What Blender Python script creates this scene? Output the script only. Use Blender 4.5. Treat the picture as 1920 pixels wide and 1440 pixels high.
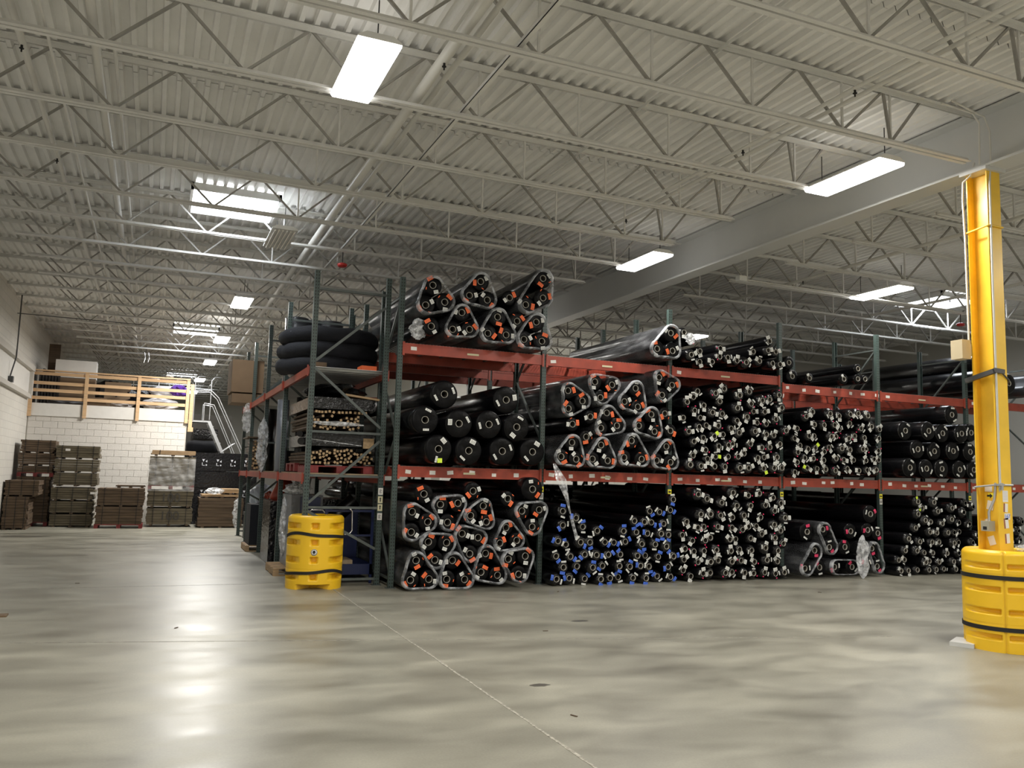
import bpy, bmesh, math, random
from mathutils import Vector, Matrix
random.seed(11)
S = bpy.context.scene
COL = S.collection
PI = math.pi
R_ = math.radians
for o in list(bpy.data.objects): bpy.data.objects.remove(o)

# ------------------------------------------------------------------ camera
cam_d = bpy.data.cameras.new('camera'); cam = bpy.data.objects.new('camera', cam_d); COL.objects.link(cam)
S.camera = cam
cam_d.sensor_width = 36.0; cam_d.lens = 36.0 * 1560 / 1920
cam_d.clip_start = 0.05; cam_d.clip_end = 200
yaw, pit, rol = R_(23.08), R_(6.32), R_(1.55)
fw = Vector((math.sin(yaw)*math.cos(pit), math.cos(yaw)*math.cos(pit), math.sin(pit)))
rt = Vector((math.cos(yaw), -math.sin(yaw), 0)); up = rt.cross(fw)
r2 = rt*math.cos(rol) + up*math.sin(rol); u2 = up*math.cos(rol) - rt*math.sin(rol)
m3 = Matrix((r2, u2, -fw)).transposed()
cam.matrix_world = Matrix.Translation((0, 0, 1.73)) @ m3.to_4x4()

# ------------------------------------------------------------------ world, exposure
wd = bpy.data.worlds.new('world'); S.world = wd; wd.use_nodes = True
wd.node_tree.nodes['Background'].inputs[0].default_value = (.75, .8, .9, 1)
wd.node_tree.nodes['Background'].inputs[1].default_value = 0.3
S.view_settings.view_transform = 'Standard'
try: S.view_settings.look = 'None'
except Exception: pass
S.view_settings.gamma = 1.0
S.view_settings.use_curve_mapping = False
S.view_settings.exposure = 0.1
UP = .01                # share of each lamp's power given to an added uplight brightening the ceiling
LAMP_W = 135.0          # watts of one high-bay fixture's tubes
SKY_W = 60.0           # daylight coming down one skylight

# ------------------------------------------------------------------ lamps (each but the added uplights sits in the mouth of its fixture, built further down)
ZL = 5.52
LIGHTS = [(1.575, 7.45), (7.63, 7.45), (7.56, 12.07), (12.82, 11.85), (1.6, 19.55), (1.6, 25.6), (1.62, 31.4),
          (1.575, 1.3), (7.63, 1.3), (-1.5, -5), (12.82, 4.5), (5.5, -5), (1.6, 38.0), (1.6, 44.5), (7.6, 18.5), (12.8, 18.2),
          (18.2, 11.85), (12.8, 24.6), (7.6, 24.5), (12.8, -1.5), (18.2, 5.5), (18.2, -1.5), (-1.9, -.5)]  # last two rows unseen; several behind and aside added to raise ceiling bounce
FAR_POWER = {(1.6, 19.55): .28, (1.6, 25.6): 3.0, (1.6, 31.4): .4, (12.8, 24.6): 1.2, (12.8, 18.2): .08, (7.6, 18.5): .08, (7.6, 24.5): .25, (18.2, 11.85): .3, (12.82, 11.85): .45, (7.56, 12.07): .5, (1.575, 7.45): 1.15, (7.63, 7.45): 1.15, (1.6,38.0): .4, (1.6,44.5): .4, (1.575,1.3): 1.1,
             (-1.5,-5): .9, (5.5,-5): .9}
def lamp(name, x, y, z, sx, sy, power, color, spread=PI):
    d = bpy.data.lights.new(name, 'AREA'); d.shape = 'RECTANGLE'; d.size = sx; d.size_y = sy
    d.energy = power; d.color = color; d.spread = spread
    o = bpy.data.objects.new(name, d); COL.objects.link(o); o.location = (x, y, z)
    return o
for (x, y) in LIGHTS:
    p = LAMP_W*FAR_POWER.get((x, y), 1.0)
    lamp('high_bay_light_source', x, y, ZL-.08, .34, 1.16, p, (1.0, .965, .90))
    u = lamp('added_ceiling_uplight', x, y, ZL+.075, .30, 1.1, p*UP, (1.0, .965, .90)); u.rotation_euler = (PI, 0, 0)  # added fill aimed up at the deck; the housing itself is closed
SKYLIGHTS = [(.93, 14.06), (.95, 27.9), (16.6, 13.7), (.95, 41.5)]
for (x, y) in SKYLIGHTS:
    lamp('skylight_source', x, y, 5.98, 1.15, 1.15, SKY_W, (.86, .92, 1.0))

# ------------------------------------------------------------------ materials
def mat(name, col, rough=.5, metal=0.0, spec=.5, noise=0.0, nscale=8.0, bump=0.0, bscale=30.0, coat=0.0, emit=None, estr=0.0, alpha=1.0, stretch=(1, 1, 1), rnoise=0.0):
    m = bpy.data.materials.new(name); m.use_nodes = True
    nt = m.node_tree; N = nt.nodes; L = nt.links; b = N['Principled BSDF']
    b.inputs['Base Color'].default_value = (*col, 1); b.inputs['Roughness'].default_value = rough
    b.inputs['Metallic'].default_value = metal; b.inputs['Specular IOR Level'].default_value = spec
    b.inputs['Coat Weight'].default_value = coat; b.inputs['Coat Roughness'].default_value = .12
    b.inputs['Alpha'].default_value = alpha
    if emit: b.inputs['Emission Color'].default_value = (*emit, 1); b.inputs['Emission Strength'].default_value = estr
    if noise or bump or rnoise:
        tc = N.new('ShaderNodeTexCoord'); mp = N.new('ShaderNodeMapping'); mp.inputs['Scale'].default_value = stretch
        L.new(tc.outputs['Object'], mp.inputs['Vector'])
    if noise:
        n = N.new('ShaderNodeTexNoise'); n.inputs['Scale'].default_value = nscale; n.inputs['Detail'].default_value = 6
        L.new(mp.outputs[0], n.inputs['Vector'])
        mx = N.new('ShaderNodeMix'); mx.data_type = 'RGBA'
        lo = [max(0, c*(1-noise)) for c in col]; hi = [min(1, c*(1+noise)) for c in col]
        mx.inputs['A'].default_value = (*lo, 1); mx.inputs['B'].default_value = (*hi, 1)
        cr = N.new('ShaderNodeMapRange'); cr.inputs['From Min'].default_value = .3; cr.inputs['From Max'].default_value = .7
        L.new(n.outputs['Fac'], cr.inputs['Value']); L.new(cr.outputs[0], mx.inputs['Factor']); L.new(mx.outputs['Result'], b.inputs['Base Color'])
    if bump:
        n2 = N.new('ShaderNodeTexNoise'); n2.inputs['Scale'].default_value = bscale; n2.inputs['Detail'].default_value = 3
        L.new(mp.outputs[0], n2.inputs['Vector'])
        bp = N.new('ShaderNodeBump'); bp.inputs['Strength'].default_value = bump; bp.inputs['Distance'].default_value = .02
        L.new(n2.outputs['Fac'], bp.inputs['Height']); L.new(bp.outputs[0], b.inputs['Normal'])
    return m
M_ceil = mat('painted_steel_deck', (.84, .835, .815), .6, noise=.07, nscale=1.5)
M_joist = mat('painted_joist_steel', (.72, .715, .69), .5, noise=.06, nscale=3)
M_webbar = mat('shade_toned_web_bar_steel', (.34, .33, .305), .6, noise=.15, nscale=4)  # darker than the joist paint: shading of the bars put into the colour
M_girder = mat('painted_girder_steel', (.62, .63, .62), .35, noise=.05, nscale=1)
M_pipe = mat('painted_pipe', (.68, .67, .63), .4)
M_dark = mat('dark_rubber', (.012, .012, .013), .6)
M_red = mat('red_enamel', (.45, .02, .015), .35)
M_yellow = mat('yellow_plastic', (.92, .56, .02), .36, noise=.05, nscale=2)
M_ycol = mat('yellow_paint', (.86, .54, .04), .36, noise=.10, nscale=3)
M_strap = mat('black_webbing', (.012, .011, .011), .7)
M_orange = mat('orange_red_beam_paint', (.34, .050, .026), .42, noise=.18, nscale=6)
M_wire = mat('galvanised_wire', (.32, .32, .31), .45, metal=.6)
M_wired = mat('dark_wire', (.10, .10, .10), .5, metal=.5)
M_bolt = mat('bare_steel', (.45, .45, .45), .35, metal=.9)
M_black = mat('black_plastic_film', (.0045, .0045, .0055), .26, spec=.42, bump=.35, bscale=9, stretch=(1, .35, 1))
M_blackend = mat('black_film_end', (.003, .003, .0035), .38, spec=.12, bump=.25, bscale=22)
M_crumple = mat('crumpled_black_film', (.005, .005, .006), .2, spec=.5, bump=1.0, bscale=16)
M_fabric = mat('black_fabric', (.006, .007, .011), .85, bump=.3, bscale=60)
M_core = mat('cardboard_core', (.42, .40, .35), .7, noise=.15, nscale=20)
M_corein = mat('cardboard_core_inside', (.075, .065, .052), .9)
M_tagw = mat('white_label_paper', (.78, .79, .76), .6)
M_tago = mat('orange_label_paper', (.95, .17, .045), .55)
M_tagb = mat('blue_label_paper', (.06, .17, .75), .5)
M_tagp = mat('pink_label_paper', (.85, .04, .16), .5)
M_tagv = mat('purple_label_paper', (.50, .16, .55), .5)
M_tagy = mat('neon_yellow_label_paper', (.72, .95, .06), .5)
M_wood = mat('pale_lumber', (.40, .27, .15), .65, noise=.22, nscale=5, stretch=(1, 1, 8))
M_woodrail = mat('new_pine_board', (.66, .44, .25), .55, noise=.12, nscale=5, stretch=(.4, 4, 4))
M_wooddark = mat('weathered_lumber', (.105, .07, .043), .8, noise=.45, nscale=3, stretch=(.5, 1, 9))
M_woodgrey = mat('grey_green_lumber', (.115, .095, .06), .8, noise=.4, nscale=3, stretch=(.5, 1, 9))
M_woodend = mat('sawn_end_grain', (.45, .31, .17), .7, noise=.2, nscale=30)
M_card = mat('cardboard', (.18, .12, .07), .75, noise=.08, nscale=4)
M_white = mat('white_painted_board', (.78, .76, .72), .5, noise=.03)
M_block = mat('white_painted_block', (.72, .69, .64), .6, noise=.04, nscale=2, bump=.25, bscale=40)
M_mortar = mat('painted_mortar', (.56, .53, .48), .7)
M_wallg = mat('grey_wall_paint', (.50, .49, .45), .7, noise=.05, nscale=.6)
M_galv = mat('galvanised_steel', (.55, .56, .57), .35, metal=.7)
M_paper = mat('paper_sheet', (.82, .80, .76), .6)
M_brownp = mat('brown_backing', (.33, .12, .05), .6)
M_box = mat('electrical_box_paint', (.38, .36, .28), .5)
M_blue = mat('blue_cart_paint', (.004, .011, .06), .4)
M_bluew = mat('pale_blue_wrap', (.55, .62, .75), .3)
M_chrome = mat('chrome_tube', (.7, .7, .72), .2, metal=1)
M_redpl = mat('dark_red_pallet_paint', (.20, .02, .02), .55, noise=.3)
M_redg = mat('glossy_red_drum', (.30, .04, .02), .25)
M_greyw = mat('grey_wrapped_film', (.17, .18, .20), .3, bump=.6, bscale=12)
M_purple = mat('purple_fabric', (.10, .03, .28), .8)
M_clothw = mat('pale_cloth', (.62, .6, .6), .9, bump=.5, bscale=8)
M_ink = mat('black_ink', (.01, .01, .01), .7)
M_graf = mat('sprayed_dark_paint', (.05, .045, .04), .8)
M_inkw = mat('white_print', (.45, .46, .5), .6)
M_signy = mat('yellow_sign', (.85, .75, .04), .5)
M_signp = mat('faded_cream_sign', (.62, .58, .38), .5)
M_tube = mat('fluorescent_tube_lit', (1, 1, 1), .5, emit=(1, .97, .9), estr=9)
M_lens = mat('lit_fixture_lens', (1, 1, 1), .5, emit=(1, .98, .94), estr=9)
M_cream = mat('cream_plastic', (.55, .46, .30), .5)
M_tubeoff = mat('fluorescent_tube_off', (.8, .78, .72), .3)
M_reflect = mat('fixture_white_enamel', (.8, .8, .78), .3)
M_sky = mat('skylight_daylight', (1, 1, 1), .5, emit=(.93, .97, 1), estr=6)
M_conc_joint = mat('joint_filler', (.30, .285, .25), .8, noise=.5, nscale=14)
M_jointlight = mat('chipped_joint_edge', (.34, .32, .27), .8, noise=.6, nscale=30)
M_board = mat('plywood', (.33, .25, .16), .7, noise=.2, nscale=5)

# steel upright paint with punched holes down the face
def hole_mat(name, col, ax):
    m = mat(name, col, .45, noise=.16, nscale=10); nt = m.node_tree; N = nt.nodes; L = nt.links; b = N['Principled BSDF']
    tc = N.new('ShaderNodeTexCoord'); sp = N.new('ShaderNodeSeparateXYZ'); L.new(tc.outputs['Object'], sp.inputs[0])
    def mth(op, a, b_=None):
        n = N.new('ShaderNodeMath'); n.operation = op
        for i, v in enumerate((a, b_)):
            if v is None: continue
            if isinstance(v, (int, float)): n.inputs[i].default_value = v
            else: L.new(v, n.inputs[i])
        return n.outputs[0]
    ux = mth('ABSOLUTE', sp.outputs[ax]); dx = mth('SUBTRACT', ux, .019)
    fz = mth('SUBTRACT', mth('FRACT', mth('DIVIDE', sp.outputs['Z'], .0508)), .5); dz = mth('MULTIPLY', fz, .0508)
    d = mth('SQRT', mth('ADD', mth('MULTIPLY', dx, dx), mth('MULTIPLY', dz, mth('MULTIPLY', dz, .45))))
    h = mth('LESS_THAN', d, .0085)
    mx = N.new('ShaderNodeMix'); mx.data_type = 'RGBA'; L.new(h, mx.inputs['Factor'])
    old = b.inputs['Base Color'].links[0].from_socket; L.new(old, mx.inputs['A']); mx.inputs['B'].default_value = (.004, .004, .004, 1)
    L.new(mx.outputs['Result'], b.inputs['Base Color'])
    return m
M_postx = hole_mat('green_upright_paint', (.05, .075, .068), 'X')
M_green = mat('green_brace_paint', (.09, .105, .10), .4, noise=.2, nscale=8)

def film(name, amt, tint=(.8, .82, .85), rough=.15, nsc=14):
    m = bpy.data.materials.new(name); m.use_nodes = True; nt = m.node_tree; N = nt.nodes; L = nt.links
    N.remove(N['Principled BSDF']); out = N['Material Output']
    tr = N.new('ShaderNodeBsdfTransparent'); g = N.new('ShaderNodeBsdfPrincipled')
    g.inputs['Base Color'].default_value = (*tint, 1); g.inputs['Roughness'].default_value = rough
    tc = N.new('ShaderNodeTexCoord'); n = N.new('ShaderNodeTexNoise'); n.inputs['Scale'].default_value = nsc; n.inputs['Detail'].default_value = 2
    mp = N.new('ShaderNodeMapping'); mp.inputs['Scale'].default_value = (1, .4, 1) if nsc > 5 else (.7, 1, 2.2); L.new(tc.outputs['Object'], mp.inputs[0]); L.new(mp.outputs[0], n.inputs['Vector'])
    bp = N.new('ShaderNodeBump'); bp.inputs['Strength'].default_value = .25; bp.inputs['Distance'].default_value = .03
    L.new(n.outputs['Fac'], bp.inputs['Height']); L.new(bp.outputs[0], g.inputs['Normal'])
    r = N.new('ShaderNodeMapRange'); r.inputs['From Min'].default_value = .42; r.inputs['From Max'].default_value = .72
    r.inputs['To Min'].default_value = amt*.45; r.inputs['To Max'].default_value = min(1, amt*2.0)
    L.new(n.outputs['Fac'], r.inputs['Value'])
    mx = N.new('ShaderNodeMixShader'); L.new(r.outputs[0], mx.inputs[0]); L.new(tr.outputs[0], mx.inputs[1]); L.new(g.outputs[0], mx.inputs[2])
    L.new(mx.outputs[0], out.inputs[0])
    return m
M_film = film('clear_stretch_film', .085, (.7, .72, .76), .2, 6)
M_filmrim = film('gathered_clear_film', .5, (.5, .52, .55), .25, 8)
M_filmsheet = film('taut_clear_film', .30, (.8, .8, .8), .12, 3.0)
M_filmwad = film('crumpled_clear_film', .42, (.85, .87, .9), .12)

def floor_mat():
    m = mat('polished_concrete', (.4, .39, .34), .3); nt = m.node_tree; N = nt.nodes; L = nt.links; b = N['Principled BSDF']
    tc = N.new('ShaderNodeTexCoord')
    def noise(sc, det, rot=0, st=(1, 1, 1), dist=0.0):
        mp = N.new('ShaderNodeMapping'); mp.inputs['Scale'].default_value = st; mp.inputs['Rotation'].default_value = (0, 0, rot); L.new(tc.outputs['Object'], mp.inputs[0])
        n = N.new('ShaderNodeTexNoise'); n.inputs['Scale'].default_value = sc; n.inputs['Detail'].default_value = det; n.inputs['Distortion'].default_value = dist
        L.new(mp.outputs[0], n.inputs['Vector']); return n.outputs['Fac']
    n1 = noise(.42, 6, .3, (.8, 1, 1), .6); n2 = noise(1.5, 9, .5, (.7, 1.4, 1), .4); n3 = noise(60, 3)
    cr = N.new('ShaderNodeValToRGB'); e = cr.color_ramp.elements
    e[0].position = .34; e[0].color = (.165, .158, .128, 1); e[1].position = .66; e[1].color = (.40, .385, .315, 1)
    e2 = cr.color_ramp.elements.new(.5); e2.color = (.28, .27, .222, 1)
    ad = N.new('ShaderNodeMix'); ad.data_type = 'FLOAT'; ad.inputs[0].default_value = .5; L.new(n1, ad.inputs[2]); L.new(n2, ad.inputs[3])
    L.new(ad.outputs[0], cr.inputs[0])
    mx = N.new('ShaderNodeMix'); mx.data_type = 'RGBA'; mx.blend_type = 'MULTIPLY'; mx.inputs['Factor'].default_value = .35
    g = N.new('ShaderNodeMapRange'); g.inputs['From Min'].default_value = .3; g.inputs['From Max'].default_value = .7; g.inputs['To Min'].default_value = .75; g.inputs['To Max'].default_value = 1.1
    L.new(n3, g.inputs[0]); L.new(cr.outputs[0], mx.inputs['A']); L.new(g.outputs[0], mx.inputs['B']); L.new(mx.outputs['Result'], b.inputs['Base Color'])
    rr = N.new('ShaderNodeMapRange'); rr.inputs['From Min'].default_value = .25; rr.inputs['From Max'].default_value = .75; rr.inputs['To Min'].default_value = .29; rr.inputs['To Max'].default_value = .46
    L.new(n2, rr.inputs[0]); L.new(rr.outputs[0], b.inputs['Roughness'])
    bp = N.new('ShaderNodeBump'); bp.inputs['Strength'].default_value = .05; bp.inputs['Distance'].default_value = .01
    L.new(n2, bp.inputs['Height']); L.new(bp.outputs[0], b.inputs['Normal'])
    return m
M_floor = floor_mat()
def block_mat():
    m = mat('white_block_wall', (.7, .67, .62), .6); nt = m.node_tree; N = nt.nodes; L = nt.links; b = N['Principled BSDF']
    tc = N.new('ShaderNodeTexCoord'); sp = N.new('ShaderNodeSeparateXYZ'); cb = N.new('ShaderNodeCombineXYZ'); L.new(tc.outputs['Object'], sp.inputs[0])
    a = N.new('ShaderNodeMath'); a.operation = 'ADD'; L.new(sp.outputs['X'], a.inputs[0]); L.new(sp.outputs['Y'], a.inputs[1])
    L.new(a.outputs[0], cb.inputs['X']); L.new(sp.outputs['Z'], cb.inputs['Y'])
    bt = N.new('ShaderNodeTexBrick'); bt.inputs['Scale'].default_value = 1; bt.inputs['Brick Width'].default_value = .4; bt.inputs['Row Height'].default_value = .2
    bt.inputs['Mortar Size'].default_value = .006; bt.inputs['Mortar Smooth'].default_value = .3
    bt.inputs['Color1'].default_value = (.70, .67, .61, 1); bt.inputs['Color2'].default_value = (.66, .635, .58, 1); bt.inputs['Mortar'].default_value = (.53, .50, .46, 1)
    L.new(cb.outputs[0], bt.inputs['Vector']); L.new(bt.outputs['Color'], b.inputs['Base Color'])
    bp = N.new('ShaderNodeBump'); bp.inputs['Strength'].default_value = .4; bp.inputs['Distance'].default_value = .01; bp.invert = True
    L.new(bt.outputs['Fac'], bp.inputs['Height']); L.new(bp.outputs[0], b.inputs['Normal'])
    return m
M_blockwall = block_mat()

# ------------------------------------------------------------------ mesh helpers
class MB:
    def __init__(s): s.v = []; s.f = []; s.mi = []; s.sm = []
    def add(s, vs, fs, m=0, smooth=False):
        k = len(s.v); s.v += [tuple(v) for v in vs]
        for f in fs: s.f.append([i+k for i in f]); s.mi.append(m); s.sm.append(smooth)
        return s
    def box(s, c, d, m=0, rot=None):
        x, y, z = [a/2 for a in d]
        vs = [Vector(p) for p in ((-x,-y,-z),(x,-y,-z),(x,y,-z),(-x,y,-z),(-x,-y,z),(x,-y,z),(x,y,z),(-x,y,z))]
        if rot is not None: vs = [rot @ v for v in vs]
        vs = [v + Vector(c) for v in vs]
        return s.add(vs, [(0,3,2,1),(4,5,6,7),(0,1,5,4),(1,2,6,5),(2,3,7,6),(3,0,4,7)], m)
    def b2(s, lo, hi, m=0):
        return s.box([(a+b)/2 for a, b in zip(lo, hi)], [b-a for a, b in zip(lo, hi)], m)
    def bar(s, p0, p1, w, h, m=0, upv=(0, 0, 1)):
        p0, p1 = Vector(p0), Vector(p1); d = (p1-p0); L = d.length; d.normalize()
        u = Vector(upv)
        if abs(d.dot(u)) > .99: u = Vector((0, 1, 0))
        sx = d.cross(u).normalized(); uu = sx.cross(d)
        rot = Matrix((sx, d, uu)).transposed()
        return s.box((p0+p1)/2, (w, L, h), m, rot)
    def prism(s, poly, a, b, axis='y', m=0, cap=True, smooth=False):
        # poly: 2d outline (u, v); swept along axis from a to b
        n = len(poly); vs = []
        for t in (a, b):
            for (u, v) in poly:
                vs.append({'y': (u, t, v), 'x': (t, u, v), 'z': (u, v, t)}[axis])
        fs = [(i, (i+1) % n, n+(i+1) % n, n+i) for i in range(n)]
        s.add(vs, fs, m, smooth)
        if cap: s.add(vs, [tuple(range(n))[::-1], tuple(range(n, 2*n))], m)
        return s
    def tube(s, pts, r, n=8, m=0, cap=True):
        pts = [Vector(p) for p in pts]; rings = []
        prev = None
        for i, p in enumerate(pts):
            if i == 0: d = pts[1]-p
            elif i == len(pts)-1: d = p-pts[i-1]
            else: d = (pts[i+1]-p).normalized() + (p-pts[i-1]).normalized()
            d.normalize()
            if prev is None:
                a = Vector((0, 0, 1)) if abs(d.z) < .9 else Vector((1, 0, 0)); u = d.cross(a).normalized()
            else:
                u = (prev - d*prev.dot(d)).normalized()
            prev = u; w = d.cross(u)
            rr = r[i] if isinstance(r, (list, tuple)) else r
            rings.append([p + (u*math.cos(2*PI*k/n) + w*math.sin(2*PI*k/n))*rr for k in range(n)])
        vs = [v for rg in rings for v in rg]; fs = []
        for i in range(len(pts)-1):
            for k in range(n): fs.append((i*n+k, i*n+(k+1) % n, (i+1)*n+(k+1) % n, (i+1)*n+k))
        s.add(vs, fs, m, True)
        if cap: s.add(vs, [tuple(range(n))[::-1], tuple(range(len(vs)-n, len(vs)))], m)
        return s
    def lathe(s, prof, n=24, axis='y', m=0, fn=None, c=(0, 0, 0)):
        vs = []; K = len(prof)
        for i, (r, t) in enumerate(prof):
            for k in range(n):
                a = 2*PI*k/n; rr, tt = (r, t) if fn is None else fn(r, t, a, i)
                u, v = rr*math.cos(a), rr*math.sin(a)
                p = {'y': (u, tt, v), 'z': (u, v, tt), 'x': (tt, u, v)}[axis]
                vs.append((p[0]+c[0], p[1]+c[1], p[2]+c[2]))
        fs = [(i*n+k, i*n+(k+1) % n, (i+1)*n+(k+1) % n, (i+1)*n+k) for i in range(K-1) for k in range(n)]
        s.add(vs, fs, m, True)
        return s
    def mesh(s, name, mats):
        me = bpy.data.meshes.new(name); me.from_pydata(s.v, [], s.f)
        for m in (mats if isinstance(mats, (list, tuple)) else [mats]): me.materials.append(m)
        me.polygons.foreach_set('material_index', s.mi); me.polygons.foreach_set('use_smooth', s.sm)
        me.update()
        bm = bmesh.new(); bm.from_mesh(me); bmesh.ops.recalc_face_normals(bm, faces=bm.faces); bm.to_mesh(me); bm.free()
        return me
def put(name, me, parent=None, loc=(0, 0, 0), rot=(0, 0, 0), scale=(1, 1, 1)):
    if isinstance(me, tuple): me = me[0].mesh(name, me[1])
    o = bpy.data.objects.new(name, me); COL.objects.link(o); o.location = loc; o.rotation_euler = rot; o.scale = scale
    if parent is not None: o.parent = parent
    return o
def tag(o, label, cat, group=None, kind=None):
    if label: o['label'] = label
    if cat: o['category'] = cat
    if group: o['group'] = group
    if kind: o['kind'] = kind
    return o
def thing(name, label, cat, loc=(0, 0, 0), rot=(0, 0, 0), group=None):
    o = bpy.data.objects.new(name, None); COL.objects.link(o); o.location = loc; o.rotation_euler = rot; o.empty_display_size = .1
    return tag(o, label, cat, group)
def struct(name, me, parent=None, loc=(0, 0, 0)):
    o = put(name, me, parent, loc); o['kind'] = 'structure'; return o
def text_mesh(txt, size, name='lettering', ext=.001):
    cu = bpy.data.curves.new(name, 'FONT'); cu.body = txt; cu.size = size; cu.extrude = ext; cu.align_x = 'CENTER'; cu.align_y = 'CENTER'
    o = bpy.data.objects.new('tmp', cu); COL.objects.link(o); bpy.context.view_layer.update()
    me = bpy.data.meshes.new_from_object(o); bpy.data.objects.remove(o); return me
def lettering(txt, size, mtl, parent, loc, rot):
    me = text_mesh(txt, size); me.materials.clear(); me.materials.append(mtl)
    return put('lettering', me, parent, loc, rot)
ORD = ['first', 'second', 'third', 'fourth', 'fifth', 'sixth', 'seventh', 'eighth', 'ninth', 'tenth', 'eleventh', 'twelfth', 'thirteenth', 'fourteenth', 'fifteenth',
       'sixteenth', 'seventeenth', 'eighteenth', 'nineteenth', 'twentieth']
def ordn(i):
    if i < 20: return ORD[i]
    tens = {2: 'twenty', 3: 'thirty', 4: 'forty'}; t, u = divmod(i+1, 10)
    return (tens[t] + 'th').replace('ty'+'th', 'tieth') if u == 0 else tens[t] + '-' + ORD[u-1]
# ================================================================== the setting
XW, XR = -3.55, 21.2           # left wall, right wall
ZD = 6.11                      # underside of the roof deck
YB, YM, YF = -8.5, 28.5, 50.0  # wall behind the camera, mezzanine front, far wall of the left aisle
fl = struct('floor', (MB().b2((XW-.3, YB-.3, -.2), (XR+.3, YF+.3, 0)), M_floor))
# sawn joints in the slab, filled and chipped
j = MB(); rj = random.Random(4)
y = 2.0; x = 2.56
while y < 27:
    y2 = y + rj.uniform(.12, .3); x2 = 2.57 + rj.uniform(-.006, .006)
    j.bar((x, y, .0012), (x2, y2, .0012), .016 + rj.uniform(0, .012), .0025); x, y = x2, y2
put('floor_joint', (j, M_jointlight), fl)
j = MB(); a = (-3.4, 9.02); b = (14.0, 6.1)
pts = [Vector((-3.4, 9.3, 0)), Vector((-1.13*1.081, 8.78*1.081, 0)), Vector((1.1*1.081, 8.28*1.081, 0)), Vector((3.6, 8.38, 0)), Vector((8.0, 7.35, 0))]
for p, q in zip(pts, pts[1:]): j.bar((p.x, p.y, .001), (q.x, q.y, .001), .009, .002)
put('floor_joint', (j, M_conc_joint), fl)
j = MB()
for yj in (13.4,): j.bar((-3.5, 13.5, .001), (1.9, 13.35, .001), .008, .002)
put('floor_joint', (j, M_conc_joint), fl)
for (px, py, sx, sy) in ((-2.7, 23.0, .55, .25), (3.1, 6.5, .09, .05), (4.9, 9.2, .12, .06)):
    s = MB(); n = 18; poly = [(math.cos(2*PI*k/n)*sx*rj.uniform(.75, 1.1), math.sin(2*PI*k/n)*sy*rj.uniform(.75, 1.1)) for k in range(n)]
    s.prism(poly, 0.0002, .0012, 'z'); put('floor_stain', (s, mat('oil_stain', (.11, .105, .09), .3)), fl, (px, py, 0))

# ceiling: backing sheet above, and ribbed deck panels as separate pieces
ceil = struct('ceiling', (MB().b2((XW-.3, YB-.3, ZD+.09), (XR+.3, YF+.3, ZD+.25)), M_ceil))
PW, PL = .9144, 4.53
prof = []
for i in range(6):
    x0 = i*.1524
    prof += [(x0+.0, 0), (x0+.046, 0), (x0+.060, .052), (x0+.138, .052)]
prof.append((.9144, 0))
d = MB()
vs = []
for yy in (0.004, PL-.004):
    for (u, v) in prof: vs.append((u, yy, v))
n = len(prof)
d.add(vs, [(i, i+1, n+i+1, n+i) for i in range(n-1)])
vt = [(u, 0.004, v) for u, v in prof] + [(u, 0.004, v+.004) for u, v in prof]
d.add(vt, [(i, i+1, n+i+1, n+i) for i in range(n-1)])
d.b2((.9124-.003, 0.004, -.006), (.9144, PL-.004, 0))       # side-lap seam
DECK = d.mesh('deck_panel', M_ceil)
NXP = int((XR-XW)/PW)+1
cnt = 0; rest = MB()
for jy in range(13):
    for ix in range(NXP):
        x0, y0 = XW+ix*PW, -8.5+jy*PL+.25
        if y0 > YF: continue
        near = (y0 > -1 and y0 < 27 and not (x0 > 8.7 and y0 < 3) )
        zt = ZD + (.004 if jy % 2 else 0)
        if x0 > 8.7 and y0 > 27: continue
        if near and cnt < 296:
            put('deck_panel', DECK, ceil, (x0, y0, zt)); cnt += 1
        else:
            rest.add([(a+x0, b+y0, c+zt) for a, b, c in vs], [(i, i+1, n+i+1, n+i) for i in range(n-1)])
o = put('deck_panel', (rest, M_ceil), ceil); o['kind'] = 'stuff'

# walls
struct('wall_left', (MB().b2((XW-.3, YB, 0), (XW, YF, ZD+.1)), M_blockwall))
struct('wall_back', (MB().b2((XW-.3, YF, 0), (9.0, YF+.3, ZD+.1)), M_wallg))
struct('wall_aisle', (MB().b2((8.7, 27.2, 0), (9.0, YF, ZD+.1)), M_wallg))
struct('wall_rear', (MB().b2((9.0, 27.0, 0), (15.7, 27.3, ZD+.1)), M_white))
struct('wall_jog', (MB().b2((15.7, 21.0, 0), (15.95, 27.3, ZD+.1)), M_wallg))
struct('wall_rear_right', (MB().b2((15.95, 21.0, 0), (XR, 21.3, ZD+.1)), M_wallg))
struct('wall_right', (MB().b2((XR, YB, 0), (XR+.3, 21.3, ZD+.1)), M_wallg))
struct('wall_front', (MB().b2((XW-.3, YB-.3, 0), (XR+.3, YB, ZD+.1)), M_white))
# concrete header beam along the left wall with a light panel band under it
struct('trim_1', (MB().b2((XW, 12, 4.42), (XW+.16, YM-.4, 4.58)).b2((XW, YM-.62, 3.72), (XW+.14, YM-.4, 4.44)), M_mortar))
struct('trim_2', (MB().b2((XW, 12, 3.74), (XW+.05, YM-.62, 4.42)), M_white))
struct('trim_3', (MB().b2((XW, 12, 3.62), (XW+.12, YM-.4, 3.74)), M_mortar))

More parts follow.
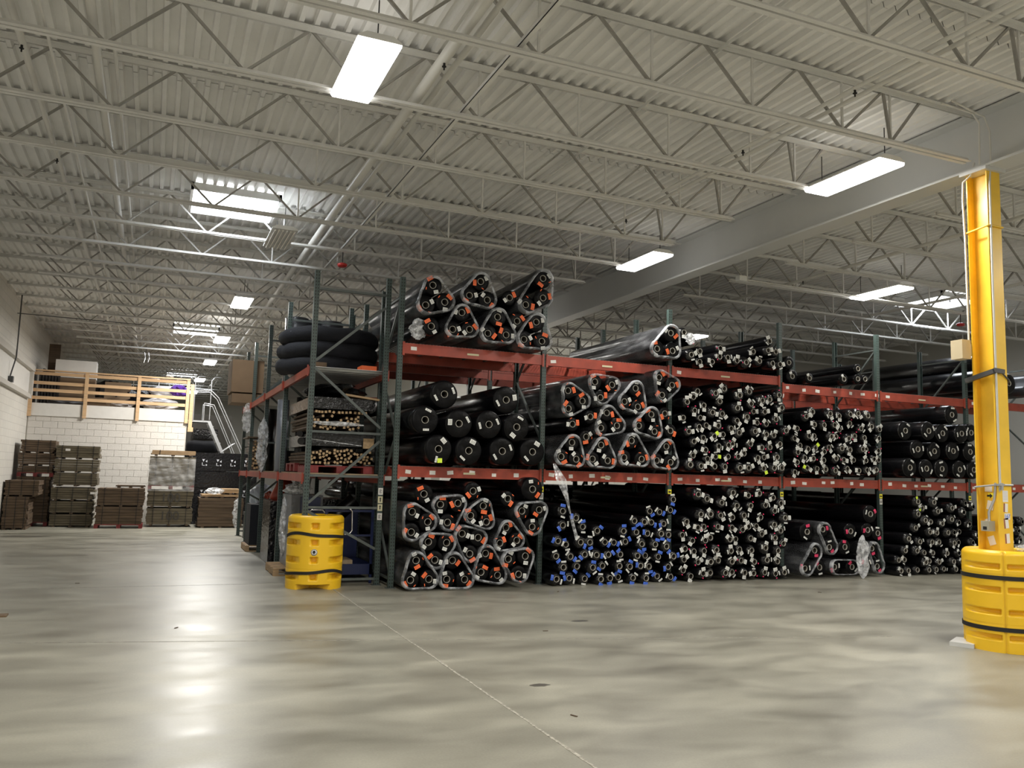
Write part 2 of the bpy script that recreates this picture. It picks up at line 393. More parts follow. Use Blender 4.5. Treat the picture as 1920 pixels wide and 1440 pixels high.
# mezzanine: block wall with single blocks, white fascia boards, timber guard rail
mz = struct('wall_mezzanine', (MB().b2((XW, YM, 0), (.90, YM+.3, 3.40)), M_mortar))
bw, bh = .3985, .2
BLK = MB().b2((.004, -.018, .004), (bw-.004, 0, bh-.004)).mesh('block', M_block)
BLKH = MB().b2((.004, -.018, .004), (bw/2-.004, 0, bh-.004)).mesh('block', M_block)
for r in range(16):
    x = XW + .03
    if r % 2: put('block', BLKH, mz, (x, YM, r*bh)); x += bw/2
    while x + bw < .91: put('block', BLK, mz, (x, YM, r*bh)); x += bw
    if x + bw/2 < .91: put('block', BLKH, mz, (x, YM, r*bh))
# side return and floor of the mezzanine
mf = thing('mezzanine_deck', 'storage mezzanine deck on top of the white block wall', 'mezzanine', (0, YM, 3.4))
put('deck_board', (MB().b2((XW+.005, .02, -.0), (.90, 9.0, .12)), M_board), mf)
struct('wall_mezzanine_side', (MB().b2((.70, YM+.31, 0), (.90, YM+9.0, 3.39)), M_block))
xs = [-3.47, -2.12, -.62, .88]
for a, b in zip(xs, xs[1:]): put('fascia_board', (MB().b2((a+.01, YM-.06, 3.155), (b-.01, YM-.02, 3.535)), M_white), mz)
gr = thing('guard_rail', 'pine timber guard rail along the front edge of the mezzanine', 'railing', (0, YM-.07, 3.155))
xp = [-3.50, -2.03, -.56, .87]
for i, x in enumerate(xp):
    put('post', (MB().b2((x-.05, -.05, -.03), (x+.05, .0, 1.37)), M_woodrail), gr)
for i, (a, b) in enumerate(zip(xp, xp[1:])):
    for z in (1.27, .985, .765, .535):
        put('rail', (MB().b2((a+.045, -.01, z-.045), (b-.045, .03, z+.05)), M_woodrail), gr)
put('top_cap', (MB().b2((xp[0]-.06, -.07, 1.345), (xp[-1]+.05, .07, 1.385)), M_woodrail), gr)
g2 = thing('guard_rail', 'short pine rail post beside the ladder landing', 'railing', (1.0, YM+.2, 2.95))
put('post', (MB().b2((-.05, -.06, 0), (.06, .06, 1.45)), M_woodrail), g2); put('cleat', (MB().b2((-.06, -.09, -.08), (.1, .06, .06)), M_woodrail), g2)

# ------------------------------------------------------------------ girder
G = MB(); gx, gw, gt = 8.67, .15, .028
G.prism([(gx-gw, 5.41), (gx+gw, 5.41), (gx+gw, 5.44), (gx+.008, 5.445), (gx+.008, 6.06), (gx+gw, 6.065), (gx+gw, 6.095), (gx-gw, 6.095), (gx-gw, 6.065), (gx-.008, 6.06), (gx-.008, 5.445), (gx-gw, 5.44)], YB, 27.0, 'y')
tag(put('roof_girder', (G, M_girder)), 'deep grey steel I-beam girder carried by the yellow column', 'girder')

# ------------------------------------------------------------------ joists
ZB, ZT = 5.49, 6.10
def angle_pair(mb, x0, x1, z, w, h, upward, t=.007, gap=.012):
    # two back-to-back angles along X at height z
    s_ = 1 if upward else -1
    for sg in (1, -1):
        p = [(sg*gap, z), (sg*(gap+w), z), (sg*(gap+w), z+s_*t), (sg*(gap+t), z+s_*t), (sg*(gap+t), z+s_*h), (sg*gap, z+s_*h)]
        mb.prism(p, x0, x1, 'x')
    return mb
def joist_meshes(xa, xb, nodes_b, nodes_t, xbs, xbe, vert):
    top = angle_pair(MB(), xa, xb, ZT, .052, .05, False).mesh('top_chord', M_joist)
    bot = angle_pair(MB(), xbs, xbe, ZB, .048, .048, True).mesh('bottom_chord', M_joist)
    web = []
    for i, bx in enumerate(nodes_b):
        for tx in nodes_t:
            if abs(tx-bx) < .75:
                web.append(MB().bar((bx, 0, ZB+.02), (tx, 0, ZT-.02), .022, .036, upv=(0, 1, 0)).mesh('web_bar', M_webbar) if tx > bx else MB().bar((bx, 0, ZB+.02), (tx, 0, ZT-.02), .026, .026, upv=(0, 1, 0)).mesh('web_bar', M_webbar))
        if bx in vert: web.append(MB().bar((bx, 0, ZB+.02), (bx, 0, ZT-.02), .022, .022, upv=(0, 1, 0)).mesh('web_bar', M_joist))
    return top, bot, web
nb = [5.35-1.2*k for k in range(6, -1, -1)] + [6.55, 7.25]; nt_ = [5.95-1.2*k for k in range(7, -1, -1)] + [7.15, 7.72]
JL = joist_meshes(XW, gx-.02, nb, nt_, -2.35, 7.45, [x for x in nb if x > 1.2])
JLc = angle_pair(MB(), -2.35, 8.45, ZB, .048, .048, True).mesh('bottom_chord', M_joist)
nb2 = [10.15+1.2*k for k in range(9)]; nt2 = [9.55] + [10.75+1.2*k for k in range(8)] + [20.35]
JR = joist_meshes(gx+.02, XR, nb2, nt2, 9.75, 20.2, nb2)
def merged(web):
    b = MB()
    for me in web:
        b.add([v.co[:] for v in me.vertices], [list(p.vertices) for p in me.polygons])
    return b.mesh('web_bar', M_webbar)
JLm, JRm = merged(JL[2]), merged(JR[2])
JY = lambda k: 6.52 + 1.505*(k-1)
kk = 0
for k in range(-3, 30):
    y = JY(k); left = True
    t = thing('roof_joist', 'grey open-web roof joist left of the girder, %s counted away from the camera' % ordn(kk), 'roof joist', (0, y, 0), group='open-web roof joists left of the girder')
    kk += 1
    put('top_chord', JL[0], t); put('bottom_chord', JLc if k == 1 else JL[1], t)
    if -1 <= k <= 9:
        for w in JL[2]: put('web_bar', w, t)
    else:
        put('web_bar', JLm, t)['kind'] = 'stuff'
kk = 0
for k in range(-3, 14):
    y = JY(k)
    if y > 26.7: break
    t = thing('roof_joist', 'grey open-web roof joist right of the girder, %s counted away from the camera' % ordn(kk), 'roof joist', (0, y, 0), group='open-web roof joists right of the girder')
    kk += 1
    if y > 20.8:
        t2 = angle_pair(MB(), gx+.02, 15.7, ZT, .052, .05, False); put('top_chord', (t2, M_joist), t)
        t2 = angle_pair(MB(), 9.75, 15.6, ZB, .048, .048, True); put('bottom_chord', (t2, M_joist), t)
        b = MB()
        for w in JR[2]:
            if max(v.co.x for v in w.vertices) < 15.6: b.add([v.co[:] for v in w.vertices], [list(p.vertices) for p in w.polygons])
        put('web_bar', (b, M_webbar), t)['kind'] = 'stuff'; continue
    put('top_chord', JR[0], t); put('bottom_chord', JR[1], t)
    if 2 <= k <= 9:
        for w in JR[2]: put('web_bar', w, t)
    else: put('web_bar', JRm, t)['kind'] = 'stuff'

# ------------------------------------------------------------------ pipes and bridging along Y
def pipe(x, z, r, y0, y1, name, label, heads=(), m=None):
    t = thing(name, label, 'pipe', (x, y0, z))
    put('pipe_run', (MB().tube([(0, 0, 0), (0, y1-y0, 0)], r, 10), m or M_pipe), t)
    for hy in heads:
        h = MB().tube([(0, hy-y0, -r+.004), (0, hy-y0, -r-.03)], .012, 6).tube([(0, hy-y0, -r-.028), (0, hy-y0, -r-.034)], .022, 8).tube([(0, hy-y0, -r-.034), (0, hy-y0, -r-.065)], .008, 6)
        put('sprinkler_head', (h, M_dark), t)
    return t
pipe(2.28, 5.66, .055, -8, 49, 'sprinkler_main', 'thick grey sprinkler main pipe running back just right of the nearest ceiling light', (7.2,))
pipe(2.46, 5.73, .03, -8, 49, 'conduit_pipe', 'thin grey pipe close beside the thick sprinkler main')
t = thing('bridging_angle', 'pale grey bridging angle running back to the right of the sprinkler main', 'bridging', (2.76, -8, 5.575)); put('angle_bar', (MB().b2((0, 0, 0), (.05, 57, .008)).b2((0, 0, 0), (.006, 57, .045)), M_joist), t)
pipe(-1.42, 5.72, .035, 4, 49, 'sprinkler_branch', 'sprinkler branch pipe nearest the left wall', (8.8, 12.0))
pipe(-1.14, 5.58, .014, 4, 40, 'thin_conduit', 'thin conduit between two sprinkler branch pipes on the left side of the ceiling')
pipe(-.78, 5.75, .045, -8, 49, 'sprinkler_branch', 'thick sprinkler branch pipe left of the nearest ceiling light')
pipe(-.62, 5.8, .02, -8, 49, 'conduit_pipe', 'thin pipe hugging the right side of the thick left-hand branch pipe')
pipe(6.1, 5.62, .022, -8, 9.3, 'sprinkler_branch', 'slim sprinkler pipe crossing the ceiling in front of the girder', (5.9, 7.6))
pipe(6.32, 5.66, .022, -8, 13.5, 'conduit_pipe', 'slim pipe parallel and right of the slim sprinkler pipe before the girder', (10.6,))
pipe(11.2, 5.62, .03, 5, 20.5, 'sprinkler_branch', 'sprinkler pipe crossing the ceiling beyond the girder', (8.6, 12.2))
pipe(14.9, 5.62, .03, 5, 20.5, 'sprinkler_branch', 'far right sprinkler pipe behind the yellow column', (12.0,))
pipe(4.3, 5.60, .02, 22, 49, 'conduit_pipe', 'slender pipe high over the far end of the left aisle')
t = thing('bridging_angle', 'short bridging angle near the girder', 'bridging', (4.9, -8, 6.02)); put('angle_bar', (MB().b2((0, 0, 0), (.04, 30, .006)).b2((0, 0, -.03), (.005, 30, .0)), M_joist), t)
# diagonal struts of joist to girder beyond the column, and a sloping conduit with an end box
t = thing('ceiling_conduit', 'thin conduit with a small pale box hanging under the joists beyond the girder', 'conduit', (9.6, 12.0, 5.40))
put('pipe_run', (MB().tube([(0, 0, 0), (5.4, .0, -.02)], .013, 6), M_pipe), t); put('junction_box', (MB().b2((-.1, -.06, -.04), (.06, .06, .05)), M_reflect), t)
# valve handles
for (x, y, z, lb) in ((2.76, 14.07, 5.26, 'small red alarm horn hanging under the joists beyond the square skylight'), (15.9, 12.56, 5.26, 'small dark red alarm horn hanging under the bright joist left of the yellow column')):
    t = thing('alarm_horn', lb, 'alarm', (x, y, z)); put('housing', (MB().lathe([(0, -.03), (.07, -.03), (.085, -.01), (.085, .02), (.05, .035), (0, .035)], 16, 'z'), M_red), t)
    put('hanger', (MB().tube([(0, 0, .03), (0, 0, .27)], .008, 6), M_dark), t)

# ------------------------------------------------------------------ high-bay fixtures
hou = MB().prism([(-.2, -.03), (.2, -.03), (.2, -.015), (.12, .03), (-.12, .03), (-.2, -.015)], -.61, .61, 'y');
HOU = hou.mesh('housing', M_reflect)
TB = MB().tube([(0, -.57, 0), (0, .57, 0)], .013, 8)
TUBEON, TUBEOFF = TB.mesh('tube', M_tube), TB.mesh('tube', M_tubeoff)
LENS = MB().prism([(-.198, -.05), (-.18, -.07), (.18, -.07), (.198, -.05), (.198, -.032), (-.198, -.032)], -.60, .60, 'y').mesh('lens', M_lens)
CH = MB().tube([(0, 0, .05), (0, 0, .40)], .006, 6).mesh('hanger', M_dark)
names = {0: 'bright high-bay ceiling light nearest the camera, upper left of the view', 1: 'bright high-bay light hanging before the girder left of the yellow column top',
         2: 'bright high-bay light low against the girder above the middle racks', 3: 'bright high-bay light beyond the girder, left of the yellow column',
         4: 'small lit high-bay light over the left aisle above the green rack', 5: 'distant lit high-bay light beside the farther skylight', 6: 'farthest lit high-bay light visible over the left aisle'}
def fixture(x, y, lab, on=True):
    t = thing('high_bay_light', lab, 'ceiling light', (x, y, ZL), group='high-bay ceiling lights')
    put('housing', HOU, t)
    if on: put('lens', LENS, t)
    else:
        for i in range(6): put('tube', TUBEOFF, t, (-.15+.06*i, 0, -.05))
    for sy in (-.5, .5): put('hanger', CH, t, (0, sy, 0))
for i, (x, y) in enumerate(LIGHTS):
    fixture(x, y, names.get(i, 'unseen high-bay ceiling light filling out the grid, %s of those outside or hidden from the view' % ordn(max(0, i-7))))
fixture(1.66, 13.75, 'unlit high-bay light with bare tubes below the square skylight', False)
for i, (x, y) in enumerate(SKYLIGHTS):
    t = thing('skylight', ['large square skylight over the left aisle, bluish white', 'farther skylight over the left aisle above the mezzanine', 'skylight half hidden behind the yellow column', 'farthest skylight over the deep end of the left aisle'][i], 'skylight', (x, y, 6.06))
    f = MB()
    for s_ in (-1, 1): f.b2((s_*.66-.02, -.68, -.06), (s_*.66+.02, .68, .05)); f.b2((-.68, s_*.66-.02, -.06), (.68, s_*.66+.02, .05))
    put('frame', (f, M_reflect), t); put('pane', (MB().b2((-.64, -.64, -.01), (.64, .64, .0)), M_sky), t)
DATA={"E":[[8.507,3.102,0.097],[8.679,3.205,0.092],[8.821,3.321,0.092],[9.101,3.291,0.108],[9.39,3.401,0.117],[9.683,3.294,0.117],[9.962,3.385,0.117],[10.153,3.23,0.117],[10.414,3.269,0.117],[10.629,3.365,0.117],[9.279,3.166,0.108],[8.871,3.063,0.097],[9.909,3.151,0.094],[10.603,3.117,0.117],[8.707,2.968,0.092],[8.507,2.831,0.097],[8.561,2.591,0.102],[9.074,2.951,0.117],[9.334,2.943,0.117],[9.612,3.06,0.117],[9.837,2.912,0.117],[10.051,3.028,0.093],[10.238,3.026,0.093],[10.484,2.9,0.103],[8.845,2.846,0.092],[8.768,2.679,0.092],[9.183,2.72,0.112],[9.611,2.832,0.093],[10.121,2.824,0.093],[10.308,2.81,0.093],[9.496,2.687,0.092],[9.709,2.621,0.117],[9.351,2.574,0.092],[9.084,2.527,0.092],[8.903,2.494,0.092],[10.006,2.657,0.108],[10.278,2.612,0.106],[10.495,2.61,0.101],[10.687,2.7,0.109],[8.673,2.419,0.102],[9.377,2.382,0.092],[9.582,2.411,0.115],[9.919,2.425,0.096],[10.146,2.365,0.097],[10.386,2.385,0.11],[10.625,2.453,0.101],[8.889,2.277,0.092],[8.726,2.178,0.098],[9.197,2.171,0.092],[9.448,2.181,0.092],[9.632,2.187,0.092],[9.833,2.251,0.096],[10.088,2.18,0.097],[10.289,2.198,0.1],[10.535,2.206,0.112],[8.582,2.009,0.117],[8.807,1.994,0.103],[9.125,1.997,0.092],[9.374,1.999,0.104],[9.678,1.986,0.114],[9.917,1.992,0.117],[10.201,1.989,0.101],[10.402,2.006,0.101],[10.65,2.013,0.112],[8.979,2.72,0.092],[9.195,2.355,0.092],[8.995,2.127,0.092]],"F":[[11.18,2.99,0.104],[11.365,3.088,0.104],[11.757,3.071,0.117],[12.056,3.049,0.094],[12.242,3.085,0.094],[12.446,3.109,0.111],[12.738,3.085,0.117],[11.393,2.85,0.097],[11.589,2.847,0.097],[11.926,2.868,0.092],[12.093,2.79,0.092],[12.34,2.922,0.095],[12.576,2.83,0.097],[12.854,2.882,0.115],[13.065,2.836,0.092],[11.029,2.759,0.092],[11.266,2.63,0.092],[11.449,2.638,0.092],[11.765,2.639,0.103],[11.964,2.648,0.095],[12.198,2.619,0.107],[12.436,2.681,0.106],[12.658,2.652,0.097],[13.02,2.658,0.092],[10.997,2.578,0.092],[11.125,2.446,0.092],[11.299,2.387,0.092],[11.499,2.414,0.095],[11.844,2.439,0.097],[12.059,2.422,0.117],[12.311,2.406,0.117],[12.549,2.428,0.103],[12.755,2.436,0.103],[13.051,2.42,0.092],[11.16,2.215,0.092],[11.367,2.209,0.098],[11.595,2.186,0.092],[11.955,2.228,0.102],[12.153,2.213,0.092],[12.455,2.219,0.092],[12.639,2.213,0.092],[12.893,2.247,0.092],[13.076,2.238,0.092],[10.997,2.13,0.092],[11.267,2.031,0.104],[11.508,2.024,0.092],[11.753,2.02,0.117],[12.0,2.002,0.117],[12.22,2.042,0.092],[12.482,2.014,0.092],[12.665,2.031,0.092],[12.987,2.041,0.117],[10.997,2.314,0.092],[11.677,2.351,0.092],[10.997,1.946,0.092]],"H":[[6.149,1.188,0.115],[6.354,1.085,0.106],[6.167,0.961,0.111],[6.51,0.94,0.106],[6.035,0.718,0.112],[6.237,0.651,0.1],[6.464,0.694,0.113],[6.695,0.681,0.113],[6.93,0.691,0.092],[7.114,0.682,0.092],[7.367,0.688,0.106],[7.258,0.872,0.106],[7.471,1.038,0.1],[7.675,1.022,0.098],[7.868,1.011,0.094],[7.844,1.198,0.092],[8.028,1.187,0.092],[8.229,1.406,0.092],[8.233,1.222,0.092],[8.119,0.988,0.102],[7.995,0.825,0.102],[7.782,0.825,0.098],[7.541,0.849,0.1],[8.205,0.801,0.103],[7.652,0.652,0.117],[7.872,0.651,0.098],[8.094,0.614,0.113],[6.017,0.477,0.097],[6.304,0.462,0.1],[6.557,0.492,0.108],[6.803,0.478,0.116],[7.033,0.48,0.103],[7.276,0.477,0.097],[7.518,0.469,0.096],[7.75,0.456,0.092],[7.934,0.445,0.092],[8.233,0.449,0.097],[6.157,0.299,0.109],[6.459,0.298,0.108],[6.677,0.29,0.108],[6.936,0.296,0.103],[7.186,0.303,0.097],[7.399,0.288,0.098],[7.602,0.296,0.096],[7.834,0.27,0.11],[8.165,0.267,0.092],[6.037,0.115,0.109],[6.286,0.12,0.11],[6.578,0.103,0.102],[6.848,0.096,0.096],[7.044,0.103,0.092],[7.229,0.11,0.092],[7.461,0.101,0.098],[7.686,0.096,0.096],[8.001,0.105,0.104],[6.809,0.872,0.108],[8.233,0.096,0.092]],"I":[[8.731,1.501,0.117],[8.966,1.424,0.117],[9.338,1.361,0.117],[9.535,1.543,0.117],[9.888,1.499,0.095],[10.075,1.54,0.095],[10.373,1.469,0.094],[10.548,1.371,0.094],[9.671,1.311,0.117],[9.949,1.314,0.099],[10.246,1.33,0.094],[10.419,1.232,0.094],[10.641,1.108,0.117],[8.559,1.025,0.103],[8.796,1.158,0.117],[9.046,1.16,0.117],[9.293,1.137,0.106],[9.503,1.108,0.092],[9.824,1.14,0.111],[10.169,1.111,0.092],[8.733,0.93,0.094],[8.923,0.938,0.094],[9.203,0.943,0.106],[9.519,0.925,0.092],[9.715,0.894,0.092],[10.076,0.952,0.092],[10.432,0.982,0.117],[10.638,0.869,0.116],[8.667,0.705,0.092],[8.879,0.715,0.092],[9.079,0.75,0.105],[9.427,0.725,0.096],[9.636,0.722,0.092],[9.961,0.734,0.104],[10.21,0.808,0.104],[10.446,0.745,0.112],[10.636,0.644,0.101],[8.507,0.567,0.092],[8.686,0.522,0.092],[8.879,0.531,0.092],[9.129,0.546,0.105],[9.427,0.531,0.096],[9.68,0.543,0.092],[9.944,0.526,0.104],[10.193,0.573,0.117],[10.475,0.521,0.101],[8.507,0.383,0.092],[8.793,0.336,0.096],[9.002,0.344,0.111],[9.247,0.353,0.11],[9.48,0.337,0.104],[9.728,0.346,0.11],[10.035,0.317,0.1],[10.285,0.35,0.117],[10.562,0.316,0.107],[8.507,0.199,0.092],[8.659,0.096,0.092],[8.835,0.152,0.092],[9.091,0.14,0.111],[9.327,0.148,0.11],[9.567,0.143,0.095],[9.981,0.122,0.1],[10.236,0.13,0.094],[10.424,0.114,0.094],[10.662,0.126,0.107],[9.758,0.139,0.095],[8.507,0.796,0.092],[9.892,0.943,0.092]],"K":[[14.02,1.443,0.119],[14.459,1.435,0.119],[14.228,1.312,0.119],[14.637,1.254,0.119],[14.911,1.327,0.113],[15.25,1.245,0.113],[15.43,1.429,0.099],[15.617,1.358,0.099],[14.011,1.199,0.113],[14.203,1.078,0.113],[14.462,1.043,0.1],[14.66,1.015,0.1],[14.921,1.101,0.113],[15.219,1.034,0.1],[15.546,1.003,0.119],[14.012,0.923,0.119],[14.297,0.848,0.099],[14.496,0.833,0.099],[14.857,0.833,0.116],[15.082,0.832,0.099],[15.281,0.844,0.099],[15.638,0.775,0.103],[13.814,0.711,0.119],[14.079,0.655,0.108],[14.408,0.645,0.108],[14.643,0.643,0.119],[14.96,0.63,0.11],[15.182,0.634,0.11],[15.487,0.633,0.103],[13.947,0.483,0.108],[14.245,0.434,0.1],[14.516,0.425,0.099],[14.803,0.424,0.099],[15.061,0.429,0.099],[15.348,0.466,0.1],[14.15,0.258,0.099],[14.394,0.267,0.099],[14.652,0.245,0.099],[14.918,0.261,0.099],[15.168,0.26,0.099],[14.007,0.104,0.103],[14.278,0.104,0.099],[14.51,0.104,0.099],[14.794,0.104,0.099],[15.043,0.104,0.099],[13.696,0.304,0.099],[13.695,0.104,0.099],[13.628,0.492,0.099],[15.4,0.273,0.099],[15.293,0.104,0.099],[15.604,0.298,0.099],[15.554,0.104,0.099],[15.655,0.491,0.099],[13.495,0.304,0.1],[13.495,0.104,0.099]],"A":[[0,3.795,4.638,0.154],[0,3.688,4.312,0.154],[0,4.002,4.395,0.154],[1,4.588,4.792,0.149],[1,4.401,4.544,0.149],[1,4.71,4.506,0.149],[2,5.096,4.587,0.125],[3,5.67,4.968,0.159],[3,5.373,4.497,0.159],[3,5.67,4.638,0.159],[4,3.797,3.996,0.14],[5,4.264,4.246,0.136],[5,4.126,3.969,0.136],[5,4.408,3.996,0.136],[6,4.871,4.237,0.152],[6,4.718,3.961,0.152],[6,5.034,3.967,0.152],[7,5.232,4.215,0.15],[8,5.556,4.226,0.155],[8,5.351,3.925,0.155],[8,5.674,3.925,0.155]],"B":[[0,4.06,2.959,0.222],[1,5.101,2.935,0.222],[2,3.754,2.546,0.222],[3,4.289,2.513,0.222],[4,4.789,2.525,0.222],[5,5.261,2.506,0.222],[6,3.973,2.11,0.222],[7,4.461,2.102,0.222],[8,5.041,2.118,0.222],[9,5.583,2.127,0.222]],"C":[[0,3.793,1.426,0.15],[1,3.601,1.162,0.14],[1,3.851,1.012,0.14],[1,3.601,0.861,0.14],[2,4.042,1.274,0.135],[2,4.323,1.296,0.135],[2,4.175,1.004,0.135],[3,4.574,1.485,0.14],[4,4.721,1.262,0.12],[4,4.517,1.112,0.12],[4,4.783,1.018,0.12],[5,5.143,1.377,0.12],[6,5.587,1.532,0.19],[7,5.398,1.188,0.14],[7,5.689,1.211,0.14],[7,5.576,0.942,0.14],[8,3.856,0.72,0.14],[8,4.148,0.706,0.14],[8,3.973,0.452,0.14],[9,4.401,0.838,0.134],[9,4.673,0.776,0.134],[9,4.534,0.534,0.134],[10,5.145,0.927,0.123],[10,5.046,0.688,0.123],[10,5.319,0.732,0.123],[11,3.677,0.451,0.14],[11,3.601,0.167,0.14],[11,3.892,0.172,0.14],[12,4.265,0.439,0.14],[12,4.182,0.159,0.14],[12,4.473,0.15,0.14],[13,4.82,0.531,0.14],[13,4.747,0.249,0.14],[13,5.033,0.195,0.14],[14,5.175,0.447,0.137],[14,5.459,0.49,0.137],[14,5.358,0.211,0.137]],"D":[[0,6.16,3.147,0.135],[0,6.425,2.991,0.135],[0,6.179,2.853,0.135],[1,6.633,3.321,0.135],[1,6.962,3.293,0.135],[1,6.754,3.066,0.135],[2,7.456,3.273,0.135],[2,7.236,3.032,0.135],[2,7.517,2.961,0.135],[3,7.914,3.49,0.135],[3,8.184,3.376,0.135],[3,7.974,3.188,0.135],[4,6.59,2.741,0.12],[5,6.553,2.409,0.12],[6,6.274,2.604,0.12],[7,6.895,2.821,0.135],[7,7.09,2.618,0.135],[7,6.782,2.563,0.135],[8,7.773,2.844,0.135],[8,7.539,2.641,0.135],[8,7.849,2.554,0.135],[9,6.264,2.304,0.135],[9,6.066,2.066,0.135],[9,6.346,2.033,0.135],[10,6.783,2.281,0.135],[10,6.628,2.045,0.135],[10,6.909,2.027,0.135],[11,7.361,2.376,0.135],[11,7.225,2.091,0.135],[11,7.558,2.074,0.135],[12,8.099,2.309,0.134],[12,7.905,2.064,0.134],[12,8.185,2.04,0.134],[13,8.095,2.88,0.12],[14,8.174,2.584,0.12]],"G":[[0,15.028,3.229,0.19],[1,13.77,2.846,0.19],[2,14.323,2.863,0.19],[3,14.781,2.838,0.19],[4,15.254,2.85,0.19],[5,15.634,2.888,0.19],[6,14.049,2.484,0.19],[7,14.539,2.462,0.19],[8,15.045,2.485,0.19],[9,15.538,2.486,0.19],[10,13.777,2.111,0.19],[11,14.238,2.103,0.19],[12,14.687,2.11,0.19],[13,15.221,2.111,0.19],[14,15.634,2.116,0.19]],"J":[[0,12.722,1.192,0.17],[1,11.182,0.855,0.165],[2,11.49,0.905,0.14],[2,11.652,0.578,0.14],[3,12.283,0.863,0.15],[4,12.648,0.889,0.14],[5,12.913,0.827,0.13],[6,11.28,0.522,0.14],[6,11.059,0.2,0.14],[7,12.055,0.575,0.14],[8,12.773,0.537,0.14],[8,12.89,0.2,0.14],[9,11.499,0.2,0.15],[10,11.833,0.205,0.14],[10,12.267,0.197,0.14],[11,12.569,0.266,0.13]],"L0":[[0,8.134,4.283,0.151],[0,7.855,3.982,0.151],[0,8.168,3.972,0.151]],"L":[[8.507,4.352,0.097],[8.666,4.239,0.098],[8.608,3.948,0.117],[8.864,4.045,0.096],[9.199,3.958,0.092],[9.272,4.127,0.092],[9.414,3.966,0.092],[9.592,3.919,0.092],[9.87,3.92,0.117],[10.158,3.966,0.104],[10.291,4.165,0.099],[10.365,4.349,0.099],[10.496,4.159,0.106],[10.387,3.927,0.092],[10.571,3.926,0.092],[9.046,3.856,0.092],[10.029,4.131,0.104],[8.862,3.856,0.092]],"M":[[0,11.188,3.785,0.14],[1,11.427,3.745,0.1],[2,11.11,4.046,0.13],[3,12.659,4.021,0.1],[4,12.292,3.789,0.11],[5,12.65,3.819,0.1],[6,12.841,3.827,0.09]],"N":[[0,16.25,4.05,0.26],[1,16.8,4.0,0.26],[2,16.5,4.45,0.24]]}
# ================================================================== pallet racking
POSTX = [3.41, 5.88, 8.37, 10.86, 13.35, 15.87, 18.36]
def cprofile(w, dpt, t=.004, lip=.018):
    h = w/2
    return [(-h, 0), (h, 0), (h, dpt), (h-lip, dpt), (h-lip, dpt-t), (h-t, dpt-t), (h-t, t), (-h+t, t), (-h+t, dpt-t), (-h+lip, dpt-t), (-h+lip, dpt), (-h, dpt)]
def post_mesh(h): return MB().prism(cprofile(.078, .07), 0, h, 'z').mesh('post', M_postx)
POST = post_mesh(4.79); POSTL = post_mesh(4.83)
FOOT = MB().b2((-.07, -.02, 0), (.07, .1, .008)).mesh('foot_plate', M_green)
def beam_mesh(L, h=.165):
    # stepped box beam with end connector hooks
    m = MB().prism([(-.028, 0), (.028, 0), (.028, h-.04), (.008, h-.04), (.008, h), (-.028, h)], 0, L, 'x')
    for x in (0, L-.012): m.b2((x-.012, -.045, -.03), (x+.024, -.028, h+.02))
    return m.mesh('beam', M_orange)
BLEN = 2.41
BEAM = beam_mesh(BLEN)
def deck_mesh(w, d, drop=True):
    m = MB()
    n = int(w/.052)
    for i in range(n+1):
        x = i*w/n; m.b2((x-.0025, 0, 0), (x+.0025, d, .005))
        if drop: m.b2((x-.0025, -.004, -.038), (x+.0025, .001, .005))
    k = int(d/.1)
    for i in range(k+1): m.b2((0, i*d/k-.0025, -.005), (w, i*d/k+.0025, 0))
    for i in range(3): m.b2((w*(i+.5)/3-.02, .02, -.03), (w*(i+.5)/3+.02, d-.02, -.006))
    if drop: m.b2((0, -.004, -.04), (w, .001, -.034))
    return m
STICK = MB().b2((0, 0, 0), (.09, .0015, .06)).mesh('label_sticker', M_paper)
def frame(parent, x, yf, dpt, h_mesh, H, zs=None):
    """one upright frame: front and rear post, braces between"""
    put('post', h_mesh, parent, (x, yf, 0)); put('foot_plate', FOOT, parent, (x, yf, 0))
    put('post', h_mesh, parent, (x, yf+dpt, 0), (0, 0, PI)); put('foot_plate', FOOT, parent, (x, yf+dpt-.08, 0))
    b = MB(); zz = .18; up_ = True; y0, y1 = yf+.06, yf+dpt-.06
    put('horizontal_brace', (MB().b2((x-.018, y0, .12), (x+.018, y1, .15)), M_green), parent)
    while zz + 1.1 < H:
        a, c = ((y0, zz), (y1, zz+1.05)) if up_ else ((y1, zz), (y0, zz+1.05))
        put('diagonal_brace', (MB().bar((x, a[0], a[1]), (x, c[0], c[1]), .035, .03), M_green), parent)
        zz += 1.08; up_ = not up_
    put('horizontal_brace', (MB().b2((x-.018, y0, H-.33), (x+.018, y1, H-.3)), M_green), parent)
def rack_row(label, yf, levels, nb_, name='pallet_rack', decks=True, stick=False, x_skip=()):
    t = thing(name, label, 'pallet rack', (0, 0, 0))
    for i in range(nb_+1): frame(t, POSTX[i], yf, 1.2, POST, 4.79)
    for i in range(nb_):
        for lv in levels(i):
            for yb_, fl_ in ((yf+.028, 0), (yf+1.2-.028, PI)):
                bm_ = put('beam', BEAM, t, (POSTX[i]+.04, yb_, lv) if not fl_ else (POSTX[i]+.04+BLEN, yb_, lv), (0, 0, fl_))
                if stick and not fl_:
                    for q in range(6 if lv < 3 else (7 if i == 3 else 1)):
                        sx = .12 + q*.37 + random.uniform(-.08, .08)
                        st = put('label_sticker', STICK, bm_, (sx, -.0305, .05+random.uniform(-.012, .02)), (0, random.uniform(-.12, .12), 0), (random.uniform(.8, 1.2), 1, random.uniform(.8, 1.1)))
            if decks:
                for h in (0, 1):
                    put('wire_deck', DECKM, t, (POSTX[i]+.05+h*1.2, yf+.004, lv+.166))
    return t
DECKM = deck_mesh(1.18, 1.19).mesh('wire_deck', M_wire)
lv = lambda i: (1.675, 3.585 if i < 3 else 3.455)
rack1 = rack_row('front row of green and orange pallet racking facing the open floor', 12.45, lv, 6, stick=True)
